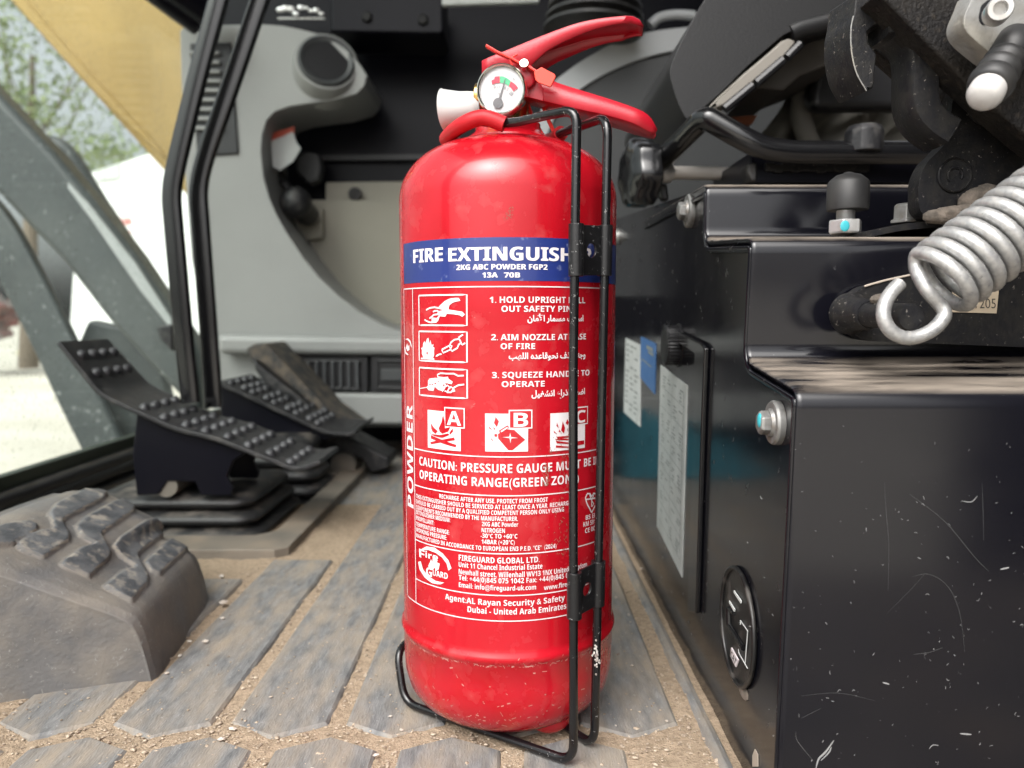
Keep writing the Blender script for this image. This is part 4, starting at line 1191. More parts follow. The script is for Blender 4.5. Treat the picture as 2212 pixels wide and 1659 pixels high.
# ================================================================== BLACK SEAT BOX ON THE RIGHT
XC = .105
m_latch = M('latch_black', (.010, .010, .010), .35, dust=(.10, .09, .08), dscale=90, dlo=.5, dhi=.8)
def seat_box():
    t = thing('seat_box', 'scratched glossy black stepped steel box with a dusty ledge', 'seat box', (.4, .3, 0))
    pA = at_x(1682, 1659, XC); pB = at_x(1724, 842, XC); pC = at_x(1612, 778, XC); pD = at_x(1626, 511, XC); pE = at_x(1523, 519, XC); pF = at_x(1526, 395, XC)
    bot = Vector((XC, pA.y + .002, -.03))
    prof = [(bot.y, -.03), (pA.y, pA.z), (pB.y, pB.z), (pC.y, pC.z), (pD.y, pD.z), (pE.y, pE.z), (pF.y, pF.z), (pF.y + .20, pF.z + .004)]
    pts = [Vector((0, y, z)) for y, z in prof]
    pts = fillet(pts, .0075, 5)
    th = .007
    inner = []
    n = len(pts)
    for i in range(n):
        a, b = pts[max(0, i - 1)], pts[min(n - 1, i + 1)]
        d = (b - a).normalized(); inner.append(pts[i] + Vector((0, d.z, -d.y)) * th)
    # the folded cover, swept along x with a rounded left edge
    m = MB(); k = n
    secs = [(XC + .0018, .0030), (XC + .0004, .0016), (XC, .0009), (XC + .0005, .0003), (XC + .0020, .0), (.35, 0), (.90, 0)]
    vs = []
    for x, d in secs:
        for i in range(n):
            dd = (inner[i] - pts[i]).normalized() * d; q = pts[i] + dd; vs.append((x, q.y, q.z))
    fs = [(s * k + i, s * k + i + 1, (s + 1) * k + i + 1, (s + 1) * k + i) for s in range(len(secs) - 1) for i in range(k - 1)]
    m.add(vs, fs)
    # inward return of the sheet edge
    vs = []
    for i in range(n):
        q0 = pts[i] + (inner[i] - pts[i]).normalized() * .003
        vs += [(XC + .0018, q0.y, q0.z), (XC + .0030, inner[i].y, inner[i].z)]
    m.add(vs, [(2 * i, 2 * i + 1, 2 * i + 3, 2 * i + 2) for i in range(n - 1)])
    m.build('stepped_cover', m_blackdust, t, smooth=50)
    # a seam bead just behind the edge
    m = MB(); m.tube([Vector((XC + .0012, q.y, q.z)) + (inner[i] - q).normalized() * .0050 for i, q in enumerate(pts)], .0014, 10); m.build('seam', m_black, t, smooth=60)
    # side plate
    top0 = Vector((XC, pF.y, pF.z)); top1 = at_x(1330, 472, XC)
    poly = [(q.y + .0, q.z) for q in [inner[i] for i in range(n - 1)]]
    poly = [(y, z) for y, z in poly if y < pF.y + .05]
    poly += [(pF.y + .009, pF.z - .001), (top1.y, top1.z), (1.0, top1.z + .012), (1.14, top1.z + .012), (1.14, -.03)]
    m = MB(); m.prism([(XC + .0025, y, z) for y, z in poly], (.004, 0, 0)); m.build('side_plate', m_black, t, smooth=30)
    X2 = XC + .0024
    return t, X2
SB, XS = seat_box()
def box_scratches():
    pA, pB = at_x(1682, 1659, XC), at_x(1724, 842, XC)
    def face(px, py):      # point on the lower front face
        r = ray(px, py); n = Vector((0, pA.z - pB.z, pB.y - pA.y)); s_ = (pB - CAM).dot(n) / r.dot(n)
        p = CAM + r * s_; return p - r.normalized() * .00015
    rr = random.Random(21); m = MB()
    def line(pts, w):
        pp = smooth_path([Vector((x, y, 0)) for x, y in pts], 5); vs = []
        for i, p in enumerate(pp):
            a, b = pp[max(0, i - 1)], pp[min(len(pp) - 1, i + 1)]; d = (b - a).normalized(); ww = w * (.3 + .7 * sin(pi * (i + .4) / (len(pp) + .0)))
            vs += [face(p.x - d.y * ww, p.y + d.x * ww), face(p.x + d.y * ww, p.y - d.x * ww)]
        m.add(vs, [(2 * i, 2 * i + 1, 2 * i + 3, 2 * i + 2) for i in range(len(pp) - 1)])
    F = lambda zx, zy: (1289.2 + .41716 * zx, 1042.3 + .41716 * zy)
    for pts, w in (([(1620, 60), (1800, 200), (1960, 390), (2030, 460)], .35), ([(1630, 490), (1720, 475), (1820, 540), (1880, 680), (1905, 880)], .3), ([(1490, 0), (1498, 150), (1512, 330), (1508, 560)], .3), ([(1995, 0), (2000, 140), (2003, 300)], .25),
                   ([(1060, 1105), (1250, 1090), (1440, 1130)], .25), ([(1500, 680), (1620, 560), (1700, 470)], .2), ([(1160, 1170), (1060, 1220)], .3), ([(1030, 1290), (1040, 1340), (1120, 1440)], .5), ([(1640, 890), (1720, 880), (1790, 855)], .4)):
        line([F(*p) for p in pts], w)
    m.build('scratches', M('scratch_grey', (.10, .10, .10), .6), SB, fix=False); m = MB()
    for pts, w in (([(1135, 1478), (1150, 1430), (1185, 1395), (1228, 1335)], 2.2), ([(1160, 1440), (1200, 1400), (1215, 1370)], 1.6), ([(1480, 1035), (1515, 1045)], 1.6), ([(1880, 1300), (1940, 1305)], 1.8), ([(2090, 450), (2135, 440)], 1.8), ([(1720, 1380), (1740, 1360), (1770, 1362)], .9), ([(1890, 95), (1940, 100), (1970, 70)], .9)):
        line([F(*p) for p in pts], w)
    for i in range(120):
        x = 2212 - 600 * rr.random() ** 1.3; y = rr.uniform(1050, 1659)
        if mnoise.noise(Vector((x * .006, y * .006, 1))) < -.12: continue
        l = rr.uniform(2, 9); a = rr.gauss(.2, .9); c = rr.uniform(-3, 3)
        line([(x, y), (x + l * cos(a) * .5, y + l * sin(a) * .5 + c), (x + l * cos(a), y + l * sin(a))], rr.uniform(.25, .7))
    for i in range(50):
        x = rr.uniform(1715, 2210); y = rr.uniform(900, 1659); l = rr.uniform(1, 5); a = rr.gauss(.2, .9)
        line([(x, y), (x + l * cos(a) * .5, y + l * sin(a) * .5), (x + l * cos(a), y + l * sin(a))], rr.uniform(.2, .45))
    m.build('paint_chips', M('chip_grey', (.30, .30, .30), .6), SB, fix=False)
box_scratches()

def side_panel_things():
    # black upright strip: edge of the cover door
    m = MB()
    q = [at_x(px, py, XS) for px, py in ((1440, 700), (1524, 741), (1533, 752), (1527, 900), (1513, 1325), (1495, 1322), (1508, 900), (1511, 765), (1436, 716))]
    m.prism(q, (-.0030, 0, 0)); m.build('cover_edge', m_lever, None, bevel=.001, seg=3, label='black upright edge strip on the side of the seat box', cat='edge strip')
    # knurled knob
    t = thing('knob', 'black knurled knob above the white label on the seat box', 'knob', at_x(1450, 745, XS))
    c = at_x(1466, 746, XS)
    m = MB(); prof = []
    r = .0128
    m2 = MB(); vs = []; seg = 72
    hs = [(.0, r * .96), (.001, r), (.0080, r), (.0092, r * .95), (.0097, r * .8)]
    for h, rr in hs:
        for k in range(seg):
            a = 2 * pi * k / seg; q = rr * (1 if k % 2 else .965)
            vs.append((c.x - h, c.y + q * cos(a), c.z + q * sin(a)))
    fs = [(i * seg + k, i * seg + (k + 1) % seg, (i + 1) * seg + (k + 1) % seg, (i + 1) * seg + k) for i in range(len(hs) - 1) for k in range(seg)]
    fs += [tuple(range(seg)), tuple((len(hs) - 1) * seg + k for k in range(seg))]
    m2.add(vs, fs); m2.build('grip', m_vent, t, smooth=25)
    m = MB(); m.cyl(c + Vector((.001, 0, 0)), c + Vector((-.0008, 0, 0)), .0140, 32); m.build('washer', m_vent, t)
    # stickers
    def sticker(name, quad, mt, label, lines):
        t = thing(name, label, 'sticker', at_x(*quad[0], XS))
        m = MB(); q = [at_x(*p, XS) + Vector((-.0004, 0, 0)) for p in quad]; m.prism(q, (.0004, 0, 0)); sh = m.build('sheet', mt, t)
        A, B, C_, D = q
        f = lambda u, v: (A * (1 - u) + B * u) * (1 - v) + (D * (1 - u) + C_ * u) * v + Vector((-.00015, 0, 0))
        m = MB()
        for (u0, v0, u1, v1) in lines: m.add([f(u0, v0), f(u1, v0), f(u1, v1), f(u0, v1)], [(0, 1, 2, 3)])
        if lines: m.build('print', m_ink, t, fix=False)
    rr = random.Random(11)
    L1 = []
    for r_ in range(8):
        v = .035 + r_ * .115
        L1.append((.06, v + .085, .94, v + .088))
        for c_ in range(4):
            for s in range(rr.randint(1, 4)):
                u0 = .09 + c_ * .22 + rr.uniform(0, .05); L1.append((u0, v + .012 + .019 * s, u0 + rr.uniform(.05, .14), v + .019 + .019 * s))
    L1 += [(.90, .05, .91, .9), (.5, .05, .506, .9)]
    sticker('label_sticker', [(1428, 788), (1486, 833), (1474, 1247), (1420, 1136)], m_paper, 'tall white printed sticker below the knurled knob on the seat box', L1)
    L2 = []
    for r_ in range(13):
        for s in range(3):
            if rr.random() < .75: L2.append((.1 + .28 * s, .06 + .068 * r_, .1 + .28 * s + rr.uniform(.12, .24), .085 + .068 * r_))
    sticker('label_sticker', [(1352, 730), (1384, 745), (1383, 922), (1348, 890)], m_paper, 'narrow white printed sticker beside the blue one on the seat box', L2)
    sticker('label_sticker', [(1385, 727), (1417, 742), (1415, 852), (1384, 815)], m_bluep, 'small blue sticker on the seat box', [(.45, .12, .85, .2), (.55, .22, .9, .28), (.1, .5, .8, .53)])
    # hexagon bolts with washers
    def bolt(px, py, r, label, paint, far=False):
        c = at_x(px, py, XS); t = thing('bolt', label, 'bolt', c, group='flange bolts on the seat box side')
        m = MB(); m.lathe([(r, 0), (r, .0022), (r * .93, .0032), (r * .4, .0032)], c, (-1, 0, 0), 40); m.build('washer', m_bolt, t, smooth=30)
        m = MB(); m.lathe([(r * .56, .003), (r * .56, .0070), (r * .48, .0082), (r * .3, .0082)], c, (-1, 0, 0), 6); hd = m.build('head', m_bolt, t, bevel=.0004, smooth=20)
        m = MB(); m.lathe([(r * .66, .003), (r * .6, .0045)], c, (-1, 0, 0), 32); m.build('flange', m_bolt, t)
        if paint:
            m = MB(); m.ball(c + Vector((-.0080, -.001, .001)), r * .26, 12, (.35, 1, 1.3)); m.build('paint_mark', m_teal, hd)
    bolt(1682, 913, .0090, 'zinc bolt with teal paint mark and washer at the lower corner of the seat box', True)
    bolt(1494, 456, .0100, 'plain zinc flange bolt near the top corner of the seat box', False, True)
    bolt(1336, 511, .0080, 'half hidden zinc bolt just past the bracket on the seat box', False, True)
    # oval latch with its marks
    c = at_x(*ZK(410, 840), XS)
    t = thing('oval_latch', 'black oval flush latch with white marks low on the seat box', 'latch', c)
    topz = at_x(*ZK(390, 120), XS); botz = at_x(*ZK(440, 1530), XS); rt = at_x(*ZK(600, 900), XS); lf = at_x(*ZK(205, 800), XS)
    cz = (topz.z + botz.z) / 2; hz = (topz.z - botz.z) / 2; cy = (lf.y + rt.y) / 2; hy = abs(lf.y - rt.y) / 2
    tilt = (topz.y - botz.y) / 2 * .0
    ring = [Vector((XS - .0012, cy + hy * cos(2 * pi * k / 64) + tilt * sin(2 * pi * k / 64), cz + hz * sin(2 * pi * k / 64))) for k in range(64)]
    m = MB(); m.tube(ring, .0012, 10, closed=True); m.build('rim', m_latch, t, smooth=60)
    m = MB(); m.add([p + Vector((.0004, 0, 0)) for p in ring], [tuple(range(64))]); m.build('face', m_latch, t, fix=False)
    K = lambda x, y, d=.0014: at_x(*ZK(x, y), XS - d)
    m = MB()
    for a, b, w in (((402, 720), (487, 845), .0007), ((487, 845), (455, 1240), .0006), ((402, 720), (402, 770), .0006), ((380, 1050), (384, 1100), .0006), ((380, 1095), (485, 1280), .0007)): m.tube([K(*a), K(*b)], w * .38, 6)
    m.build('marking_line', m_tagw, t)
    m = MB(); q = [K(*p) for p in ((290, 640), (440, 980), (440, 880), (300, 640))]
    m.tube([K(275, 780), K(440, 1040)], .0016, 8); m.tube([K(275, 780), K(270, 580)], .0016, 8); m.tube([K(270, 580), K(330, 640)], .0012, 8); m.build('hand_grip', m_lever, t, smooth=60)
    # white label with letters, on the slanting lower left; two small white text bars
    def plate(quad, mt, txt=None, nm='logo_plate'):
        m = MB(); q = [K(*p, .0018) for p in quad]; m.prism(q, (.0006, 0, 0)); o = m.build(nm, mt, t)
        if txt:
            vs, fs, wd = glyphs(txt, .06); A, B, C_, D = q
            m = MB(); m.add([((A * (1 - (u := .10 + .8 * x / wd)) + B * u) * (v := .18 + .64 * y) + (D * (1 - u) + C_ * u) * (1 - v)) + Vector((-.0002, 0, 0)) for x, y in vs], fs)
            m.build('letters', m_inkd, o, fix=False)
    plate(((292, 1035), (375, 1185), (345, 1265), (285, 1140)), m_white, 'CAT')
    plate(((320, 370), (405, 490), (402, 520), (322, 400)), m_paper, None, 'text_strip'); plate(((268, 490), (330, 590), (325, 618), (270, 520)), m_paper, None, 'text_strip')
    m = MB(); m.ball(K(440, 1540, 0), .006, 10, (.25, 1.2, .6)); m.build('dirt_lump', m_dirt, t)
    # small slot near the floor
    m = MB(); q = [at_x(px, py, XS - .0006) for px, py in ((1625, 1632), (1630, 1618), (1636, 1630), (1636, 1656), (1625, 1656))]; m.prism(q, (.0005, 0, 0)); m.build('slot', m_worn, SB)
side_panel_things()

# ---------------------------------------------------------------- front: spring, hook pin, arm
def spring_group():
    K_ = 1.135; at0 = globals()['at_y']
    def at_y(px, py, y): return at0(px, py, y * K_)
    # flat arm behind the spring
    t = thing('lever_arm', 'flat black steel arm with rounded end behind the coil spring', 'lever arm', at_y(*ZR(1450, 700), .285))
    yb = .292
    cL = at_y(*ZR(1435, 700), yb); rL = (at_y(*ZR(1435, 555), yb).z - at_y(*ZR(1435, 848), yb).z) / 2
    pts = []
    for k in range(13):
        a = radians(105 + 165 * k / 12); pts.append(Vector((cL.x + rL * cos(a), yb * K_, cL.z + rL * sin(a))))
    pts += [at_y(*ZR(2400, 885), yb), at_y(*ZR(2400, 330), yb), at_y(*ZR(1640, 503), yb)]
    m = MB(); m.prism(pts, (0, .008, 0)); m.build('plate', m_iron, t, bevel=.0012, seg=2)
    m = MB(); m.tube([at_y(*ZR(x, y), yb - .0002) for x, y in ((1385, 563), (1420, 552), (1500, 530), (1640, 500))], .0005, 6); m.build('worn_edge', m_worn, t)
    # pin
    t2 = thing('spring_pin', 'stubby black steel pin carrying the spring hook', 'pin', at_y(*ZR(1500, 700), .285))
    fc = at_y(*ZR(1630, 722), .252); r = 71 * .41716 / FPX * .252 * K_
    a = Vector((fc.x - .0035, .292 * K_, fc.z + .0015))
    m = MB(); m.lathe([(r * 1.0, .003), (r, .010), (r * 1.0, (fc - a).length - .0006), (r * .93, (fc - a).length)], a, fc - a, 40); m.build('shaft', m_iron, t2, smooth=40)
    m = MB(); m.lathe([(r * 1.75, .0), (r * 1.7, .004), (r * 1.35, .007), (r * 1.3, .014), (r * 1.1, .0165)], a, fc - a, 40); m.build('collar', m_iron, t2, smooth=50)
    m = MB(); m.ball(a + (fc - a) * .45 + Vector((.001, -.002, r * 1.2)), .0035, 12, (1.2, .9, .7)); m.build('grease_lump', m_dirt, t2)
    # coil spring
    c0 = at_y(*ZR(1762, 540), .252)
    ax = Vector((.80, .02, .60)).normalized()
    Rm = .0114 * K_; rw = .00225 * K_; pitch = .0053 * K_; turns = 15
    u = Vector((0, 0, 1)); u = (u - ax * u.dot(ax)).normalized(); w_ = ax.cross(u)
    coil = [c0 + ax * (pitch * k / 12) + (u * cos(pi * k / 6) + w_ * sin(pi * k / 6)) * Rm for k in range(int(turns * 12))]
    if w_.y > 0: coil = [c0 + ax * (pitch * k / 12) + (u * cos(pi * k / 6) - w_ * sin(pi * k / 6)) * Rm for k in range(int(turns * 12))]
    # hook: from the coil start down, round the pin and up again
    hook = [at_y(*ZR(x, y), d) for x, y, d in ((1568, 548, .2505), (1520, 600, .2490), (1488, 665, .2478), (1487, 730, .2470), (1520, 790, .2468), (1580, 825, .2470), (1650, 826, .2472), (1735, 790, .2476), (1792, 730, .2484), (1798, 690, .2490), (1770, 650, .2495), (1715, 590, .2490), (1682, 530, .2480))]
    full = smooth_path(hook[:-1] + [at_y(*ZR(1672, 515), .2505), at_y(*ZR(1652, 455), .2530)] + coil, 5)
    m = MB(); m.tube(full, rw, 14)
    m.build('coil_spring', m_galv, None, smooth=70, label='thick galvanised coil spring hooked on the black pin', cat='spring', origin=c0)
    # sticker with handwritten digits
    t3 = thing('number_sticker', 'tan paper sticker with handwritten digits half behind the spring', 'sticker', at_y(*ZR(1960, 640), .2915))
    ys = .2916
    q = [at_y(*ZR(x, y), ys) for x, y in ((1842, 572), (2084, 566), (2070, 702), (1840, 696))]
    m = MB(); m.prism(q, (0, .0003, 0)); m.build('paper', m_tan, t3)
    vs, fs, wd = glyphs('1205', -.005, False)
    A = at_y(*ZR(1962, 676), ys - .0002); B = at_y(*ZR(2066, 676), ys - .0002); T_ = at_y(*ZR(1962, 626), ys - .0002)
    m = MB(); m.add([A + (B - A) * (x / wd) + (T_ - A) * y for x, y in vs], fs); m.build('digits', m_inkd, t3, fix=False)
spring_group()

def ledge_things():
    K_ = 1.05; at0 = globals()['at_y']
    def at_y(px, py, y): return at0(px, py, y * K_)
    # rubber stop on its stud
    yb = .352
    t = thing('rubber_stop', 'black rubber stop on a zinc stud with teal painted nut', 'rubber stop', at_y(*ZT(1285, 1210), yb))
    c = at_y(*ZT(1285, 1213), yb); s = .41716 / FPX * yb * K_
    top = at_y(*ZT(1296, 895), yb).z - c.z
    z = lambda py: at_y(*ZT(1285, py), yb).z - c.z
    m = MB(); m.lathe([(20 * s, z(1092)), (100 * s, z(1088)), (103 * s, z(1070)), (101 * s, z(950)), (92 * s, z(935)), (60 * s, z(908)), (25 * s, z(898)), (22 * s, z(893)), (1 * s, z(892))], c + Vector((8 * s, 0, 0)), seg=48); m.build('rubber_cap', m_rubber, t, smooth=35)
    m = MB(); prof = []
    for k in range(10):
        h0 = z(1150) + (z(1085) - z(1150)) * k / 10; prof += [(38 * s, h0), (46 * s, h0 + .0009)]
    m.lathe(prof, c, seg=24); m.build('stud', m_steel, t, smooth=20)
    m = MB(); m.lathe([(78 * s, 0), (84 * s, .001), (84 * s, z(1146)), (78 * s, z(1140)), (45 * s, z(1140))], c, seg=6); nt = m.build('nut', m_steel, t, bevel=.0004, smooth=20)
    m = MB(); p = at_y(*ZT(1285, 1170), yb - 74 * s); m.ball(p, 24 * s, 12, (1, .15, 1.15)); m.build('paint_mark', m_teal, nt)
    # flat bracket on the ledge with its bolt
    t = thing('ledge_bracket', 'thin worn steel bracket bolted flat on the ledge', 'bracket', at_y(*ZT(1600, 1180), .345))
    m = MB()
    a = [at_y(*ZT(x, y), .335) for x, y in ((1400, 1196), (1570, 1160), (1760, 1140), (1800, 1145), (1838, 1190), (1838, 1260))]
    a = fillet(a, .004, 4); n = len(a)
    vs = []
    for p in a: vs += [p, p + Vector((0, .05, 0)), p + Vector((0, .05, -.003)), p + Vector((0, 0, -.003))]
    m.add(vs, [(i * 4 + k, i * 4 + (k + 1) % 4, i * 4 + 4 + (k + 1) % 4, i * 4 + 4 + k) for i in range(n - 1) for k in range(4)] + [(0, 1, 2, 3), tuple((n - 1) * 4 + k for k in range(4))])
    m.build('plate', m_iron, t, bevel=.0005)
    p = at_y(*ZT(1606, 1158), .348); m = MB(); m.lathe([(.0078, 0), (.0078, .0015), (.0064, .002), (.0064, .008), (.005, .0092)], p, seg=6); m.build('bolt', m_bolt, t, bevel=.0004)
    m = MB(); rr = random.Random(3)
    for k in range(9):
        q = at_y(*ZT(1760 + k * 30, 1128 - k * 3 + rr.uniform(-12, 12)), .326); m.ball(q, rr.uniform(.004, .0065), 10, (1.2, .7, rr.uniform(.5, .8)))
    for k in range(6):
        q = at_y(*ZT(1930 + k * 22, 1050 - k * 8), .328); m.ball(q, rr.uniform(.004, .006), 10, (1.1, .7, 1.0))
    m.build('dirt_heap', m_dirt, None, smooth=80, label='heap of dried tan dirt between the ledge bracket and the spring', cat='dirt', origin=at_y(*ZT(1850, 1130), .326))
ledge_things()

# ---------------------------------------------------------------- upper right: plates, bar, cast bracket, plunger
def upper_right():
    K_ = 1.135; at0 = globals()['at_y']
    def at_y(px, py, y): return at0(px, py, y * K_)
    yb = .305
    t = thing('pivot_plate', 'thick black steel plate with wavy left edge and two welded discs', 'plate', at_y(*ZT(1850, 800), yb))
    out = [(1740, 1132), (1690, 1128), (1650, 1080), (1645, 1000), (1652, 920), (1690, 840), (1740, 790), (1790, 730), (1808, 660), (1815, 560), (1830, 490), (1860, 440), (1900, 410), (2000, 380), (2420, 380), (2420, 1132)]
    pts = [at_y(*ZT(x + 22, y), yb) for x, y in out]
    pp = smooth_path(pts[:13], 4) + pts[13:]
    m = MB(); m.prism(pp, (0, .0095, 0)); m.build('plate', m_iron, t, bevel=.0016, seg=3)
    for (x, y, r) in ((1850, 908, 88), (2000, 560, 82)):
        c = at_y(*ZT(x, y), yb); rr_ = r * .41716 / FPX * yb * K_
        m = MB(); m.lathe([(rr_, -.001), (rr_, .0008), (rr_ * .93, .0013), (rr_ * .86, .0006), (0.0001, .0005)], c, (0, -1, 0), 40)
        ring = [c + Vector((rr_ * .42 * cos(radians(a)), -.0007, rr_ * .42 * sin(radians(a)))) for a in range(-30, 250, 20)]
        m.tube(ring, .0006, 8); m.build('welded_disc', m_iron, t, smooth=40)
    # diagonal bar
    t = thing('diagonal_bar', 'wide black textured steel bar slanting down behind the white tipped plunger', 'bar', at_y(*ZT(2000, 300), .28))
    q = [at_y(*ZT(x, y), .283) for x, y in ((1440, -40), (1500, 10), (1900, 418), (2160, 650), (2440, 880), (2440, -60))]
    m = MB(); m.prism(q, (0, .016, 0)); m.build('bar', m_ironrough, t, bevel=.0015, seg=2)
    m = MB(); q = [at_y(*ZH(x, y), .315) for x, y in ((245, 250), (330, 190), (640, 420), (760, 560), (1000, 640), (830, 900), (590, 660), (430, 520), (300, 405), (245, 330))]
    m.prism(q, (0, .01, 0)); m.build('web', m_ironrough, t, bevel=.001)
    m = MB(); q = [at_y(*ZH(x, y), .313) for x, y in ((245, 290), (310, 350), (300, 400), (248, 340))]; m.prism(q, (0, .002, 0)); m.build('bare_patch', m_cast, t)
    # hook plate
    t = thing('hook_plate', 'black curved hook plate with shiny worn outer edge', 'hook', at_y(*ZH(180, 400), .30))
    out = [(150, -60), (125, 130), (105, 230), (105, 380), (125, 510), (160, 620), (235, 745), (290, 715), (305, 560), (318, 440), (250, 350), (240, 260), (290, 210), (350, 180), (430, 185), (380, 60), (370, -60)]
    pts = [at_y(*ZH(x, y), .296) for x, y in out]
    pp = [pts[0]] + smooth_path(pts[1:7], 5) + pts[7:]
    m = MB(); m.prism(pp, (-.0035, .020, .0)); m.build('plate', m_iron, t, bevel=.0008)
    m = MB(); e = [at_y(*ZH(x, y), .2958) for x, y in ((125, 130), (106, 230), (106, 380), (126, 510), (161, 620), (232, 742))]
    m.tube(smooth_path(e, 6), .00028, 6); m.build('worn_edge', m_cast, t)
    # S-shaped strap
    t = thing('curved_strap', 'black S shaped steel strap hanging beside the hook plate', 'strap', at_y(*ZH(640, 500), .30))
    p = [at_y(*ZH(x, y), .300) for x, y in ((330, 225), (440, 235), (540, 310), (605, 420), (625, 540), (625, 700), (628, 850), (660, 950), (740, 1040), (850, 1110))]
    m = MB(); m.tube(smooth_path(p, 6), .01, 12, flat=(.010, .0065), up=(0, 1, 0)); m.build('band', m_iron, t, smooth=50)
    # cast bracket with its socket screw
    t = thing('cast_bracket', 'grey cast metal bracket with slotted hole and socket screw', 'bracket', at_y(*ZT(2050, 100), .262))
    out = [(1960, -60), (1930, 20), (1905, 80), (1902, 130), (1930, 180), (2010, 250), (2090, 300), (2140, 240), (2240, 215), (2420, 240), (2420, -60)]
    pts = [at_y(*ZT(x, y), .264) for x, y in out]
    m = MB(); m.prism(smooth_path(pts[:8], 4) + pts[8:], (0, .012, 0)); m.build('casting', m_cast, t, bevel=.002, seg=3)
    m = MB(); q = [at_y(*ZT(x, y), .2638) for x, y in ((2000, 20), (2060, -10), (2085, 60), (2010, 128), (1980, 100), (1985, 55))]; m.prism(smooth_path(q, 4, True), (0, .002, 0)); m.build('slot', m_vent, t)
    c = at_y(*ZT(2092, 40), .247); r = 62 * .41716 / FPX * .247 * K_
    b = at_y(*ZT(2062, 76), .258)
    L_ = (c - b).length
    m = MB(); m.lathe([(r * .95, 0), (r, .001), (r, L_ - .001), (r * .9, L_), (r * .55, L_), (r * .5, L_ - .004), (.0001, L_ - .004)], b, c - b, 40); sc = m.build('socket_screw', m_steel, t, smooth=35)
    m = MB(); m.ball(b + (c - b) * .55 + Vector((-r * .86, 0, 0)), r * .42, 12, (.35, 1.2, 1)); m.build('paint_mark', m_teal, sc)
    # plunger with ribbed boot and white tip
    t = thing('plunger', 'ribbed black rubber plunger with a white plastic tip', 'plunger', at_y(*ZT(2030, 480), .25))
    tip = at_y(*ZT(2008, 492), .246); tail = at_y(*ZT(2165, 225), .262); d = tail - tip
    L_ = d.length; s = .41716 / FPX * .25 * K_
    R0 = 90 * s
    m = MB(); m.lathe([(.0001, -.0035), (R0 * .5, -.0031), (R0 * .8, -.0018), (R0 * .93, .0), (R0 * .93, .006)], tip, d, 40); m.build('white_tip', m_whitecap, t, smooth=60)
    prof = [(a_, b_ * K_) for a_, b_ in [(R0 * .95, .0035), (R0 * 1.14, .0045), (R0 * 1.22, .0070), (R0 * 1.16, .0092), (R0 * .88, .0102), (R0 * .88, .0112), (R0 * 1.12, .0122), (R0 * 1.16, .0140), (R0 * 1.08, .0156), (R0 * .84, .0164), (R0 * .84, .0174), (R0 * 1.06, .0184), (R0 * 1.1, .0200), (R0 * 1.02, .0216), (R0 * .84, .0224), (R0 * .84, .0234), (R0 * 1.04, .0244), (R0 * 1.04, .034), (R0 * .8, .036)]]
    m = MB(); m.lathe(prof, tip, d, 48); m.build('ribbed_boot', m_rubber, t, smooth=60)
upper_right()
